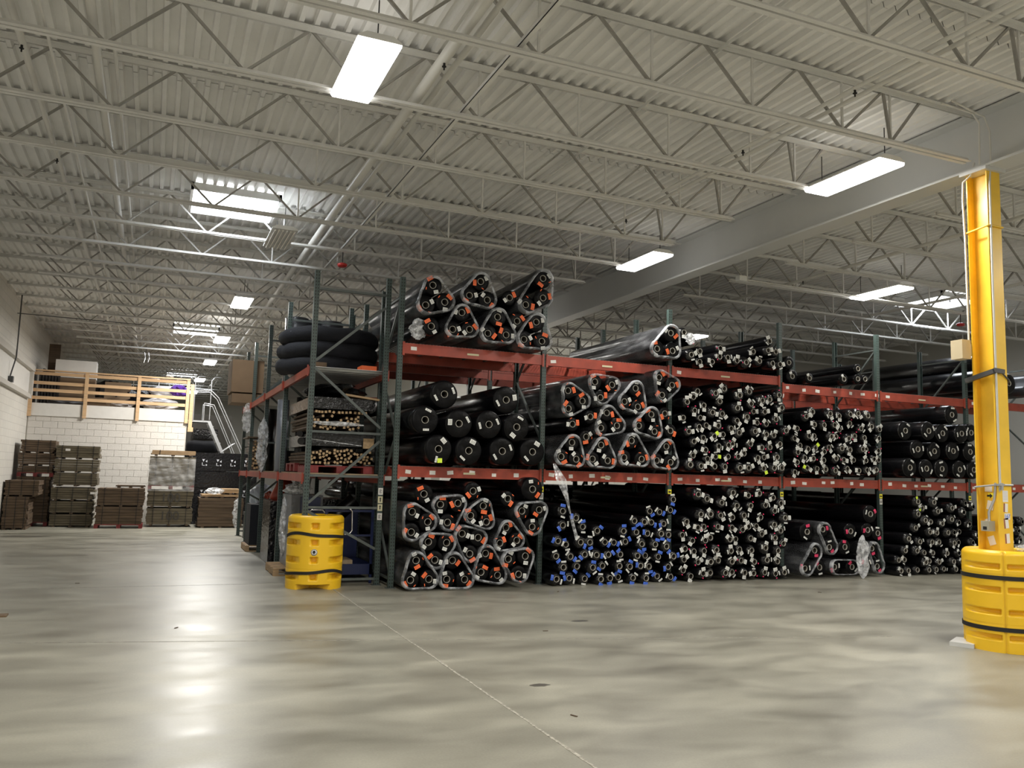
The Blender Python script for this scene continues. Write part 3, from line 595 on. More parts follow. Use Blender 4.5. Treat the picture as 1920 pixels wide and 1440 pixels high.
rack2 = rack_row('second row of green and orange pallet racking behind the front row', 14.87, lv, 6)
def lv3(i): return (1.675, 3.3)
rack3 = rack_row('third row of racking deep behind the roll stacks', 19.0, lv3, 3, decks=False)

# direction arrows and barcode plates on the front posts
def sign(parent, name, w, h, m, loc, rz=0, txt=None, sz=.04, tm=None):
    o = put(name, (MB().b2((-w/2, -.002, -h/2), (w/2, 0, h/2)), m), parent, loc, (0, 0, rz))
    return o
ARW = MB().prism([(-.028, 0), (-.002, .026), (-.002, .011), (.028, .011), (.028, -.011), (-.002, -.011), (-.002, -.026)], -.004, -.002, 'y').mesh('arrow', M_ink)
for i in (1, 2, 3, 4, 5):
    s = sign(rack1, 'arrow_sign', .075, .085, M_signy, (POSTX[i], 12.449, 1.53)); put('arrow', ARW, s)
    s = sign(rack1, 'barcode_plate', .07, .10, M_paper, (POSTX[i], 12.449, 1.42)); b = MB()
    for q in range(9): b.b2((-.028+q*.0065, -.0035, -.03), (-.0255+q*.0065, -.002, .03))
    put('barcode', (b, M_ink), s)
b1 = [c for c in rack1.children if c.name.startswith('beam')]
for i in (0, 1, 2, 4):
    o = sign(rack1, 'maker_plate', .2, .03, M_signp, (POSTX[i]+1.2, 12.447, 1.68+.07))
    o = sign(rack1, 'maker_plate', .2, .03, M_signp, (POSTX[i]+1.2, 12.447, (3.585 if i < 3 else 3.455)+.07))

# ------------------------------------------------------------------ left rack running back along the aisle
rl = thing('pallet_rack', 'green and orange rack running back along the left aisle, behind the near yellow barrier', 'pallet rack', (0, 0, 0))
LY = [12.87, 15.62, 18.37, 21.12, 23.0]
for y in LY:
    H = 4.83
    for x, rz in ((2.15, PI), (3.29, 0)):
        # faces with holes look along -Y
        put('post', POSTL, rl, (x, y-.035, 0), (0, 0, 0)); put('foot_plate', FOOT, rl, (x, y-.035, 0))
    for z in ((.10, 1.18, 1.66, 2.33, 4.55) if y == LY[0] else (.12, 2.3, 4.5)):
        put('horizontal_brace', (MB().b2((2.19, y-.02, z-.018), (3.25, y+.02, z+.018)), M_green), rl)
    for (xa, za, xb, zb) in ((2.19, 1.12, 3.25, .55), (2.19, 1.25, 3.25, 2.22), (3.25, 2.42, 2.19, 3.30), (2.19, 3.42, 3.25, 4.35)):
        put('diagonal_brace', (MB().bar((xa, y, za), (xb, y, zb), .04, .03, upv=(0, 1, 0)), M_green), rl)
def beam_y(L, h=.12):
    m = MB().prism([(-.025, 0), (.025, 0), (.025, h), (-.025, h)], 0, L, 'y')
    for y in (0, L-.01): m.b2((-.045, y-.01, -.03), (-.025, y+.02, h+.02))
    return m.mesh('beam', M_orange)
for y0, y1 in zip(LY, LY[1:]):
    bmy = beam_y(y1-y0-.08)
    for z in (1.56, 3.21):
        put('beam', bmy, rl, (2.12, y0+.04, z)); o = put('beam', bmy, rl, (3.32, y1-.04, z), (0, 0, PI))
# corrugated steel shelf deck (top level) and boards (lower)
n = 14; pr = []
cw = (LY[3]-LY[0])/n
for i in range(3):
    y0, y1 = LY[i]+.05, LY[i+1]-.05; pf = []
    nn = 12
    for k in range(nn):
        a = y0+(y1-y0)*k/nn; w = (y1-y0)/nn
        pf += [(a, 3.335), (a+w*.4, 3.335), (a+w*.5, 3.30), (a+w*.9, 3.30)]
    pf.append((y1, 3.335)); low = [(a, z-.006) for a, z in pf][::-1]
    put('corrugated_deck', (MB().prism(pf+low, 2.17, 3.29, 'x'), M_galv), rl)
    put('shelf_board', (MB().b2((2.14, y0, 1.681), (3.30, y1, 1.70)), M_board), rl)
# signs on the right post of the first frame
for z, m_ in ((1.44, M_paper), (1.31, M_signp), (1.19, M_signp), (1.05, M_paper)):
    s = sign(rl, 'rack_label', .075, .105, m_, (3.29, LY[0]-.0365, z)); b = MB()
    for q in range(5): b.b2((-.022, -.0035, -.03+q*.013), (.02-.006*(q % 3), -.002, -.024+q*.013))
    if m_ is M_signp: b = MB().prism([(.0, .035), (.02, .015), (.008, .015), (.008, -.03), (-.008, -.03), (-.008, .015), (-.02, .015)], -.0035, -.002, 'y')
    put('print', (b, M_ink), s)

# ================================================================== rolls
def roll_body(R, L, rc, kind, seed):
    rr = random.Random(seed)
    ph = [rr.uniform(0, 6.28) for _ in range(6)]
    if kind == 'small':
        prof = [(rc+.001, .03), (rc+.001, .006), (rc+.012, .0), (R*.72, .014), (R*.9, .035), (R, .075), (R, .5), (R, L-.02), (R*.5, L)]
        def fn(r, t, a, i):
            if 2 <= i <= 5:
                amp = [0, 0, .010, .014, .010, .004][i]
                w = math.sin(5*a+ph[0])*.5 + math.sin(9*a+ph[1]+i)*.35 + math.sin(3*a+ph[2])*.4
                return r + (0 if i < 3 else w*amp*.35), t + w*amp
            return r, t
        n = 20
    elif kind == 'mid':
        prof = [(rc+.001, .05), (rc+.001, .002), (rc+.014, -.002), (R-.02, .004), (R-.005, .014), (R, .035), (R, .6), (R, L-.02), (R*.5, L)]
        def fn(r, t, a, i):
            w = math.sin(4*a+ph[0])*.5 + math.sin(7*a+ph[1])*.5
            return (r + (w*.002 if i > 3 else 0), t + (w*.004 if 2 <= i <= 4 else 0))
        n = 24
    else:
        prof = [(rc+.001, .05), (rc+.001, .002), (rc+.02, -.002), (R*.6, .0), (R-.035, .002), (R-.012, .012), (R, .035), (R, .8), (R, L-.02), (R*.5, L)]
        def fn(r, t, a, i):
            w = math.sin(3*a+ph[0])*.5 + math.sin(5*a+ph[1])*.5
            return (r + (w*.002 if i > 4 else 0), t + (w*.003 if 2 <= i <= 4 else 0))
        n = 36
    m = MB(); m.lathe(prof, n, 'y', 0, fn)
    ne = {'small': 4, 'mid': 4, 'large': 5}[kind]*n
    for i in range(len(m.mi)):
        if i < ne: m.mi[i] = 1
    m.add([(math.cos(2*PI*k/n)*R*.5, L, math.sin(2*PI*k/n)*R*.5) for k in range(n)], [tuple(range(n))])
    return m
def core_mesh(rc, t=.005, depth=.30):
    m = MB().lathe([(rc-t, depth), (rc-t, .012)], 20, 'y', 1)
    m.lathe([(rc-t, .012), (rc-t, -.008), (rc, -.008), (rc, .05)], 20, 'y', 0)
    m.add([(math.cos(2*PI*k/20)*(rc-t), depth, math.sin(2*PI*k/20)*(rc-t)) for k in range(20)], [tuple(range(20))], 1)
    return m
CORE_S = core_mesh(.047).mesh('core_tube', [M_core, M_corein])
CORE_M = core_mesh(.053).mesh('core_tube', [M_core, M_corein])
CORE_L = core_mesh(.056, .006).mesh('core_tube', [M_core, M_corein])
LR = 3.6
SM = [roll_body(.108, LR, .047, 'small', i).mesh('roll_body', [M_black, M_crumple]) for i in range(6)]
MD = {r: [roll_body(r, LR, .053, 'mid', i+50).mesh('roll_body', [M_black, M_blackend]) for i in range(2)] for r in (.115, .13, .145)}
LG = [roll_body(.222, LR, .056, 'large', i+90).mesh('roll_body', [M_black, M_blackend]) for i in range(2)]
LG2 = [roll_body(.19, LR, .056, 'large', i+95).mesh('roll_body', [M_black, M_blackend]) for i in range(2)]
def tag_mesh(w, h, m, print_=False, curl=.004):
    b = MB(); n = 4; vs = []
    for k in range(n+1):
        z = -h/2 + h*k/n; yy = -.002 - curl*math.sin(PI*k/n)
        vs += [(-w/2, yy, z), (w/2, yy, z)]
    b.add(vs, [(2*k, 2*k+1, 2*k+3, 2*k+2) for k in range(n)])
    b.add([(x, y+.0015, z) for x, y, z in vs], [(2*k+1, 2*k, 2*k+2, 2*k+3) for k in range(n)])
    if print_:
        for q in range(3):
            z = -h*.3 + q*h*.24; b.add([(-w*.38, -.0032-curl, z), (w*.30-.008*(q % 2), -.0032-curl, z), (w*.30-.008*(q % 2), -.0032-curl, z+h*.05), (-w*.38, -.0032-curl, z+h*.05)], [(0, 1, 2, 3)], 1)
    return b
TW = tag_mesh(.062, .084, 0, True).mesh('white_tag', [M_tagw, M_graf]); TWS = tag_mesh(.030, .088, 0, True).mesh('white_tag', [M_tagw, M_graf])
TO = tag_mesh(.058, .10, 0, True, .007).mesh('orange_tag', [M_tago, M_brownp]); TBL = tag_mesh(.05, .09, 0, True, .01).mesh('blue_tag', [M_tagb, M_graf])
TP = tag_mesh(.055, .085, 0, True, .008).mesh('pink_tag', [M_tagp, M_brownp]); TPS = tag_mesh(.018, .026, 0, False, .002).mesh('pink_sticker', [M_tagp])
TOS = tag_mesh(.012, .04, 0, False, .002).mesh('orange_sticker', [M_tago])
TV = tag_mesh(.055, .085, 0, False, .008).mesh('purple_tag', [M_tagv]); TY = tag_mesh(.07, .075, 0, False, .004).mesh('yellow_tag', [M_tagy])
for me, l in ((TO, 0),): pass
def put_tag(me, parent, ang, rad, tilt=None, y=-.006, sc=1):
    # long side set around the rim unless tilted
    return put(me.name.split('.')[0], me, parent, (math.cos(ang)*rad, y, math.sin(ang)*rad), (random.uniform(-.15, .1), -ang+(tilt if tilt is not None else random.uniform(-.5, .5)), 0), (sc, 1, sc))
rr = random.Random(21)
Y0 = 12.18
FAR = []
def small_roll(x, z, r, style, label, group, y=None):
    y = Y0 + rr.uniform(-.08, .08) if y is None else y
    if group in ('narrow rolls on the floor of the sixth bay',) or (x > 15.05 and z < 1.6): FAR.append((x, y, z, r)); return
    t = thing('narrow_fabric_roll', label, 'fabric roll', (x, y, z), group=group)
    s = r/.108
    put('roll_body', rr.choice(SM), t, (0, 0, 0), (0, rr.uniform(0, 6.28), 0), (s, 1, s)); put('core_tube', CORE_S, t)
    a = rr.uniform(0, 6.28); rad = (.047+r)/2+.008
    if style == 'white':
        put_tag(TW, t, a, rad, rr.uniform(-.3, .3), -.004, .95)
        if rr.random() < .8: put_tag(TWS, t, a+rr.choice((-1, 1))*rr.uniform(1.2, 1.7), rad, rr.uniform(-.3, .3), -.004, .85)
        if rr.random() < .45: put_tag(TPS, t, a+2.9+rr.uniform(-.5, .5), rad, 0, -.004)
        if rr.random() < .02: put_tag(TY, t, a+3.3, rad, .2, -.009, .9)
    elif style == 'blue':
        put_tag(TBL, t, a, rad+.004, rr.uniform(-.4, .4), -.006, .95)
        put_tag(TWS, t, a+PI+rr.uniform(-.5, .5), rad+.004, rr.uniform(-.3, .3), -.004, .95)
    elif style == 'few':
        if rr.random() < .75: put_tag(TW, t, a, rad, rr.uniform(-.3, .3), -.004, .8)
        if rr.random() < .5: put_tag(TWS, t, a+2, rad, .1, -.004, .7)
        if rr.random() < .07: put_tag(TY, t, a+3.3, rad, .2, -.009, .7)
    return t
for key, style, lab, grp in (
    ('E', 'white', 'white-tagged narrow roll, third bay middle shelf', 'narrow rolls on the middle shelf of the third bay'),
    ('F', 'white', 'white-tagged narrow roll, fourth bay middle shelf', 'narrow rolls on the middle shelf of the fourth bay'),
    ('H', 'blue', 'blue-tagged narrow roll, second bay floor stack', 'blue-tagged rolls on the floor of the second bay'),
    ('I', 'white', 'white-tagged narrow roll, third bay floor stack', 'narrow rolls on the floor of the third bay'),
    ('K', 'few', 'narrow black roll, fifth bay floor stack', 'narrow rolls on the floor of the fifth bay'),
    ('L', 'white', 'white-tagged narrow roll, third bay top shelf', 'narrow rolls on the top shelf of the third bay')):
    rows = {}
    for p in sorted(DATA[key], key=lambda p: p[1]): rows.setdefault(int((p[1]-min(q[1] for q in DATA[key])+.06)/.19), []).append(p)
    for ri, (rk, ps) in enumerate(sorted(rows.items())):
        for ci, (x, z, r) in enumerate(sorted(ps)):
            small_roll(x, z, r, style, '%s, %s row up, %s from left' % (lab, ORD[ri], ORD[ci]), grp)
# rolls seen right of the column, sixth bay floor and shelf
k6 = [(15.99+.22*i+(.11 if q % 2 else 0), .11+.19*q, .105) for q in range(6) for i in range(5)]
for (x, z, r) in k6: small_roll(x, z, r, 'few', '', 'narrow rolls on the floor of the sixth bay')
b = MB()
for (x, y, z, r) in FAR:
    q = roll_body(r, LR, .047, 'small', int(x*99)); b.add([(a+x, c+y, d_+z) for a, c, d_ in q.v], q.f, 0, True)
    b.add([(math.cos(2*PI*k/14)*rq+x, y-.006, math.sin(2*PI*k/14)*rq+z) for rq in (.047, .041) for k in range(14)], [(k, (k+1) % 14, 14+(k+1) % 14, 14+k) for k in range(14)], 1)
    a = rr.uniform(0, 6.28); cx, cz = x+math.cos(a)*.07, z+math.sin(a)*.07
    b.box((cx, y-.01, cz), (.04, .002, .06), 2, Matrix.Rotation(rr.uniform(-1, 1), 3, 'Y'))
tag(put('roll_stack', (b, [M_black, M_core, M_tagw])), 'narrow black rolls stacked on the floor beside and behind the yellow column', 'fabric rolls', kind='stuff')
b = MB()
for (z0, z1) in ((.11, 1.5), (1.98, 3.1)):
    row = 0; z = z0
    while z < z1:
        x = 3.62+(.11 if row % 2 else 0)
        while x < 15.6:
            if min(abs(x-p) for p in POSTX) > .16:
                b.lathe([(.045, .0), (.1, 0), (.108, .03), (.108, 2.4)], 8, 'y', 0, None, (x, 16.35+rr.uniform(-.15, .15), z))
            x += .22
        z += .192; row += 1
tag(put('roll_stack', (b, M_black)), 'dark rolls stacked deep behind the front rolls of the racks', 'fabric rolls', kind='stuff')

def single(x, z, r, tags, label, group=None, y=None, mesh=None, coreM=None, rot=(0, 0, 0), L=1.0, parent=None, name='fabric_roll'):
    y = Y0-.03+rr.uniform(-.05, .05) if y is None else y
    if parent is None: t = thing(name, label, 'fabric roll', (x, y, z), rot, group=group)
    if mesh is None:
        k = min(MD, key=lambda q: abs(q-r)); mesh = rr.choice(MD[k]); s = r/k; core = CORE_M
    else: s = 1; core = CORE_L
    if parent is None:
        put('roll_body', mesh, t, scale=(s, L, s)); put('core_tube', coreM or core, t); b = t; off = (0, 0, 0)
    else:
        b = put('fabric_roll', mesh, parent, (x, y, z), (0, rr.uniform(0, 6.28), 0), (s, 1, s)); b2 = put('core_tube', core, b, scale=(1/s, 1, 1/s))
    for (me, a, rad, tl, sc) in tags: put_tag(me, b, a, rad, tl, -.005, sc)
    return b
def otags(r):
    a = rr.uniform(0, 6.28); q = (.053+r)/2+.004
    tg = [(TO, a, q, rr.uniform(-.4, .4), .95), (TW, a+PI+rr.uniform(-.8, .8), q, rr.uniform(-.3, .3), .85)]
    if rr.random() < .6: tg.append((TOS, a+1.6, q+.01, rr.uniform(-1, 1), 1))
    return tg
def ptags(r):
    a = rr.uniform(0, 6.28); q = (.053+r)/2+.004
    return [(TP, a, q, rr.uniform(-.4, .4), .95), (TWS, a+PI+rr.uniform(-.8, .8), q+.01, rr.uniform(-.3, .3), 1)]

def hull_outline(cs, r, seg=12):
    pts = []
    for (x, z, rad) in cs:
        for k in range(48): pts.append((x+math.cos(2*PI*k/48)*(rad+r), z+math.sin(2*PI*k/48)*(rad+r)))
    pts = sorted(set(pts))
    def cross(o, a, b): return (a[0]-o[0])*(b[1]-o[1])-(a[1]-o[1])*(b[0]-o[0])
    lo = []
    for p in pts:
        while len(lo) >= 2 and cross(lo[-2], lo[-1], p) <= 0: lo.pop()
        lo.append(p)
    hi = []
    for p in reversed(pts):
        while len(hi) >= 2 and cross(hi[-2], hi[-1], p) <= 0: hi.pop()
        hi.append(p)
    h = lo[:-1]+hi[:-1]
    # resample evenly
    n = 48; per = [0]
    for i in range(len(h)): a, b = h[i], h[(i+1) % len(h)]; per.append(per[-1]+math.dist(a, b))
    out = []
    for k in range(n):
        s = per[-1]*k/n; i = max(j for j in range(len(h)) if per[j] <= s)
        a, b = h[i], h[(i+1) % len(h)]; t = (s-per[i])/max(1e-9, per[i+1]-per[i]); out.append((a[0]+(b[0]-a[0])*t, a[1]+(b[1]-a[1])*t))
    return out
def wrap(parent, cs, L=3.3, seed=0):
    r0 = random.Random(seed); h = hull_outline(cs, .006); n = len(h)
    cx, cz = sum(p[0] for p in h)/n, sum(p[1] for p in h)/n
    m = MB(); rings = []
    ys = [(-.05, .84), (-.085, .90), (-.06, .975), (-.015, 1.0), (.10, 1.003), (.6, 1.0), (1.4, 1.003), (L, 1.0)]
    ph = [r0.uniform(0, 6.28) for _ in range(4)]
    for i, (y, s) in enumerate(ys):
        ring = []
        for k, (x, z) in enumerate(h):
            a = 2*PI*k/n; w = math.sin(3*a+ph[0])*.5+math.sin(7*a+ph[1])*.3+math.sin(13*a+ph[2])*.25
            ss = s + (w*.018 if i < 3 else w*.003); yy = y + (w*.014 if i < 4 else 0)
            ring.append((cx+(x-cx)*ss, yy, cz+(z-cz)*ss))
        rings += ring
    fs = lambda a, b: [(i*n+k, i*n+(k+1) % n, (i+1)*n+(k+1) % n, (i+1)*n+k) for i in range(a, b) for k in range(n)]
    m.add(rings, fs(3, len(ys)-1), 0, True); m.add(rings, fs(0, 3), 1, True)
    return put('plastic_wrap', (m, [M_film, M_filmrim]), parent)
def bay_groups(rows, labels, tagf, where, grp):
    G_ = {}
    for g, x, z, r in rows: G_.setdefault(g, []).append((x, z, r))
    for g, cs in G_.items():
        lab = labels[g]
        if len(cs) == 1:
            x, z, r = cs[0]; tags = tagf(r)
            single(x, z, r, tags, lab, grp+' single rolls', mesh=(LG2[0] if r > .18 else None))
        else:
            cx = sum(c[0] for c in cs)/len(cs); cz = sum(c[1] for c in cs)/len(cs); y = Y0-.05+rr.uniform(-.06, .04)
            t = thing('roll_bundle', lab, 'roll bundle', (cx, y, cz), group=grp+' bundles')
            cl = [(x-cx, z-cz, r) for x, z, r in cs]
            for (x, z, r) in cl: single(x, z, r, tagf(r), None, parent=t, y=rr.uniform(-.015, .02))
            wrap(t, cl, seed=int(cx*977+cz*131))
def wad(mb, c, rx, ry, rz, seed, n=10, k=8):
    r0 = random.Random(seed); vs = []
    for i in range(k+1):
        th = PI*i/k
        for j_ in range(n):
            a = 2*PI*j_/n; q = r0.uniform(.6, 1.15); vs.append((c[0]+rx*q*math.sin(th)*math.cos(a), c[1]+ry*q*math.sin(th)*math.sin(a), c[2]+rz*math.cos(th)*r0.uniform(.85, 1.1)))
    mb.add(vs, [(i*n+j_, i*n+(j_+1) % n, (i+1)*n+(j_+1) % n, (i+1)*n+j_) for i in range(k) for j_ in range(n)])
    return mb
bay_groups(DATA['A'], ['clear-wrapped three-roll bundle at the upper left of the first bay top shelf', 'clear-wrapped three-roll bundle, second from left in the upper layer, first bay top shelf',
  'single black roll with orange tag, upper layer of the top shelf, first bay', 'three-roll bundle with bright film, uppermost right on the first bay top shelf',
  'single black roll beside a film wad, left end of the first bay top shelf', 'triangular three-roll bundle, left one of the lower layer, first bay top shelf',
  'triangular three-roll bundle, middle one of the lower layer, first bay top shelf', 'single black roll right of centre on the top shelf of the first bay', 'clear-wrapped three-roll bundle, lowest right on the first bay top shelf'], otags, '', 'first bay top shelf')
bay_groups(DATA['C'], ['single black roll with orange tag, top left on the floor stack of the first bay', 'clear-wrapped three-roll bundle against the left post, upper floor stack of the first bay',
  'clear-wrapped bundle of three black rolls, upper left centre of the floor stack, first bay', 'single black roll with orange tag, top centre of the floor stack, first bay', 'clear-wrapped bundle of three black rolls, upper centre of the floor stack, first bay',
  'small single black roll, upper right of the floor stack, first bay', 'thick black roll by the arrow sign, top right of the first bay floor stack', 'clear-wrapped V-shaped bundle of three black rolls, upper right of the floor stack, first bay',
  'clear-wrapped bundle with a thick roll, second layer left of the floor stack, first bay', 'clear-wrapped bundle of three black rolls, centre of the floor stack, first bay', 'clear-wrapped bundle of three black rolls, second layer right of the floor stack, first bay',
  'triangular three-roll bundle at the bottom left, on the floor beside the left post', 'clear-wrapped bundle of three black rolls on the floor, second from left, first bay',
  'clear-wrapped triangular bundle of three black rolls on the floor, third from left, first bay', 'clear-wrapped bundle of three black rolls on the floor at the right post, first bay'], otags, '', 'first bay floor')
bay_groups(DATA['D'], ['clear-wrapped three-roll bundle, upper left on the second bay middle shelf', 'clear-wrapped three-roll bundle, second in the top layer, second bay middle shelf',
  'clear-wrapped three-roll bundle, centre top on the second bay middle shelf', 'three-roll bundle with a wide film end, top right of the second bay middle shelf',
  'single black roll with orange tag, upper left of the middle shelf, second bay', 'single black roll with orange tag, in the middle layer left, second bay', 'single black roll beside the left post, middle shelf, second bay',
  'clear-wrapped bundle of three black rolls, middle layer left of centre, second bay', 'clear-wrapped bundle of three black rolls, middle layer right of centre, second bay', 'triangular three-roll bundle, bottom left on the second bay middle shelf',
  'clear-wrapped three-roll bundle, second from left in the bottom layer, second bay middle shelf', 'clear-wrapped three-roll bundle, third from left in the bottom layer, second bay middle shelf', 'triangular three-roll bundle, bottom right on the second bay middle shelf',
  'single black roll, right edge of the middle layer, second bay', 'single black roll with orange tag, low right edge of the middle layer, second bay'], otags, '', 'second bay middle shelf')
bay_groups(DATA['L0'], ['long glossy three-roll bundle on the top shelf, beside the empty wire decking'], otags, '', 'second bay top shelf')
bay_groups(DATA['J'], ['crumpled film-wrapped black roll lying highest on the floor stack of the fourth bay', 'black roll with yellow and pink tags, left of the floor stack of the fourth bay', 'clear-wrapped pair of black rolls with pink tags in a loop of film, fourth bay floor',
  'black roll with pink tag, upper centre of the fourth bay floor stack', 'black roll with pink tag, upper right of the fourth bay floor stack', 'black roll with pink tag at the right post, fourth bay floor stack', 'clear-wrapped pair of black rolls with pink tags, bottom left of the fourth bay floor stack',
  'black roll with pink tag, centre of the fourth bay floor stack', 'clear-wrapped pair of black rolls with pink tags, right of the fourth bay floor stack', 'black roll with pink tag on the floor, second from left in the fourth bay', 'clear-wrapped pair of black rolls on the floor, centre of the fourth bay',
  'black roll on the floor behind the film wad, fourth bay'], ptags, '', 'fourth bay floor')
bl = ['first', 'second', 'third', 'fourth']
pos = ['left roll of the top layer', 'right roll of the top layer', 'leftmost roll of the middle layer', 'second roll of the middle layer', 'third roll of the middle layer', 'rightmost roll of the middle layer', 'leftmost roll of the bottom layer', 'second roll of the bottom layer', 'third roll of the bottom layer', 'rightmost roll of the bottom layer']
for (g, x, z, r), p in zip(DATA['B'], pos):
    a = rr.uniform(0, 6.28)
    tg = [(TWS, a, .155, rr.uniform(-.2, .2), 1.15), (TW if g % 2 else TWS, a+PI+rr.uniform(-.6, .6), .15, rr.uniform(-.2, .2), 1.1)]
    if g == 6: tg = [(TW, 1.05, .15, .3, 1.1), (TWS, 4.5, .16, PI/2, 1.1), (TY, 4.85, .175, .1, 1)]
    single(x, z, r, tg, 'thick white-tagged roll on the first bay middle shelf, '+p, 'thick rolls on the middle shelf of the first bay', mesh=rr.choice(LG))
pos = ['lone roll on top', 'first of the upper layer', 'second of the upper layer', 'third of the upper layer', 'fourth of the upper layer', 'last of the upper layer', 'first of the centre layer', 'second of the centre layer', 'third of the centre layer', 'last of the centre layer', 'first of the bottom layer', 'second of the bottom layer', 'third of the bottom layer', 'fourth of the bottom layer', 'last of the bottom layer']
for (g, x, z, r), p in zip(DATA['G'], pos):
    a = rr.uniform(0, 6.28)
    tg = [(TWS, a, .135, rr.uniform(-.2, .2), 1.05), (TWS, a+PI+rr.uniform(-.8, .8), .135, rr.uniform(-.2, .2), 1.1)]
    single(x, z, r, tg, 'thick black roll on the fifth bay middle shelf, '+p, 'thick rolls on the middle shelf of the fifth bay', mesh=rr.choice(LG2))
ml = ['thick black film roll at the left end of the top shelf, fourth bay', 'thin black roll beside the thick one on the top shelf, fourth bay', 'black roll lying on the thick one, left end of the fourth bay top shelf', 'pale-cored black roll above the others, right part of the fourth bay top shelf',
      'black wrapped roll in the middle of the fourth bay top shelf', 'black roll with pale core, lower right of the fourth bay top shelf', 'thin black roll with pale core at the right end of the fourth bay top shelf']
for (g, x, z, r), p in zip(DATA['M'], ml):
    single(x, z, r, [(TW, 2.2, .08, .2, .7)] if g in (0, 1, 4) else [], p, 'rolls on the fourth bay top shelf', coreM=CORE_S, y=12.5 if g in (0, 2) else 12.3)
for (g, x, z, r), p in zip(DATA['N'], ('left one of the pair', 'right one of the pair', 'the one resting on the pair')):
    single(x, z, r, [], 'very thick glossy roll, top shelf by the yellow column, '+p, 'very thick rolls on the top shelf of the sixth bay', mesh=LG[0])
t = thing('roll_bundle', 'film-wrapped bundle of black rolls with purple tags seen just right of the yellow column', 'roll bundle', (17.45, 12.1, 4.0))
cl = [(-.13, -.12, .125), (.13, -.12, .125), (0, .11, .125), (.27, .12, .12)]
for (x, z, r) in cl: single(x, z, r, [(TV, rr.uniform(0, 6), .09, 0, 1)], None, parent=t, y=0)
wrap(t, cl, seed=5)
# crumpled film wads
for (x, y, z, a, b, c, sd, lb) in ((3.62, 12.25, 3.95, .14, .1, .16, 1, 'crumpled clear film wad hanging at the left end of the top shelf'), (12.33, 11.95, .40, .14, .1, .38, 2, 'tall crumpled wad of clear film standing among the pink-tagged rolls'),
    (8.55, 12.1, 4.22, .1, .08, .1, 3, 'white film knot beside the long bundle on the top shelf'), (3.2, 15.0, 3.48, .2, .25, .12, 7, 'crumpled film heap on the left rack top shelf behind the black bags')):
    tag(put('film_wad', (wad(MB(), (0, 0, 0), a, b, c, sd, 16, 12), M_filmwad), loc=(x, y, z)), lb, 'plastic film')
s = MB(); pts = [(5.93, 12.10, 1.95), (6.02, 12.02, 1.7), (6.12, 12.0, 1.4), (6.2, 12.02, 1.15)]
for i in range(3):
    a, b = Vector(pts[i]), Vector(pts[i+1]); w0, w1 = [.02, .09, .03, .01][i], [.02, .09, .03, .01][i+1]
    s.add([a+Vector((-w0, 0, 0)), a+Vector((w0, -.01, 0)), b+Vector((w1, -.01, 0)), b+Vector((-w1, 0, 0))], [(0, 1, 2, 3)])
s2_ = [(6.22, 12.0, 1.1), (6.27, 11.98, .95), (6.3, 12.0, .75)]
s.add([(6.17, 12.0, 1.13), (6.22, 11.99, 1.13), (6.33, 11.98, .78), (6.29, 12.0, .74)], [(0, 1, 2, 3)])
tag(put('film_strip', (s, M_filmwad)), 'clear film strip dangling from the middle shelf beside the second post', 'plastic film')
# ================================================================== yellow column and barriers
c = thing('steel_column', 'yellow painted steel H column carrying the girder on the right', 'column', (8.67, 6.50, 0))
hx, hy, tf = .108, .132, .014
H = [(-hx, -hy), (hx, -hy), (hx, -hy+tf), (.005, -hy+tf), (.005, hy-tf), (hx, hy-tf), (hx, hy), (-hx, hy), (-hx, hy-tf), (-.005, hy-tf), (-.005, -hy+tf), (-hx, -hy+tf)]
put('shaft', (MB().prism(H, 0, 5.37, 'z'), M_ycol), c)
put('cap_plate', (MB().b2((-.17, -.17, 5.37), (.17, .17, 5.41)), M_girder), c)
put('conduit', (MB().tube([(-.02, -.115, 5.45), (-.085, -.15, 5.2), (-.09, -.145, 4.0), (-.09, -.145, 1.75), (-.07, -.1, 1.66)], .012, 8), M_pipe), c)
put('conduit', (MB().tube([(-.13, .0, 5.5), (-.15, .04, 5.35), (-.20, .10, 5.28), (-.15, .15, 5.1), (-.13, .15, 4.6), (-.125, .15, 3.42)], .011, 8), M_pipe), c)
put('conduit', (MB().tube([(-.10, -.10, 1.80), (-.10, -.08, 1.62), (-.13, -.03, 1.48), (-.13, -.03, 1.36)], .015, 8), M_galv), c)
put('down_pipe', (MB().tube([(.16, .0, 5.3), (.16, .0, 0)], .045, 12), M_pipe), c)
put('down_pipe_sleeve', (MB().tube([(.16, 0, 3.05), (.16, 0, 2.0)], .052, 12), M_ycol), c)
put('down_pipe_guard', (MB().tube([(.165, 0, 1.75), (.165, 0, 0)], .055, 12), M_dark), c)
for z, m_ in ((4.72, M_ycol), (1.78, M_galv)):
    b = MB().tube([(-.118, -.142, z), (.118, -.142, z)], .012, 6).tube([(-.118, -.142, z), (-.118, .142, z-.03)], .012, 6).tube([(-.118, .142, z-.03), (.118, .142, z)], .008, 6).tube([(.118, -.142, z), (.118, .142, z)], .008, 6)
    put('strap_band', (b, m_), c)
put('pipe_clamp', (MB().b2((-.17, -.16, 1.77), (-.03, -.135, 1.79)).b2((-.1, -.17, 1.72), (-.07, -.13, 1.80)), M_galv), c)
put('hook_bar', (MB().bar((-.125, -.15, 3.04), (-.14, .19, 2.96), .045, .05).bar((-.125, -.15, 3.05), (.02, -.16, 3.04), .03, .05).tube([(0, -.15, 3.03), (.13, -.14, 2.95), (.22, -.02, 2.88), (.20, .05, 2.84)], .009, 6), M_wired), c)
put('speaker_box', (MB().b2((-.30, .10, 3.20), (-.16, .25, 3.42)), M_cream), c); put('speaker_bracket', (MB().b2((-.16, .13, 3.24), (-.11, .2, 3.38)), M_galv), c)
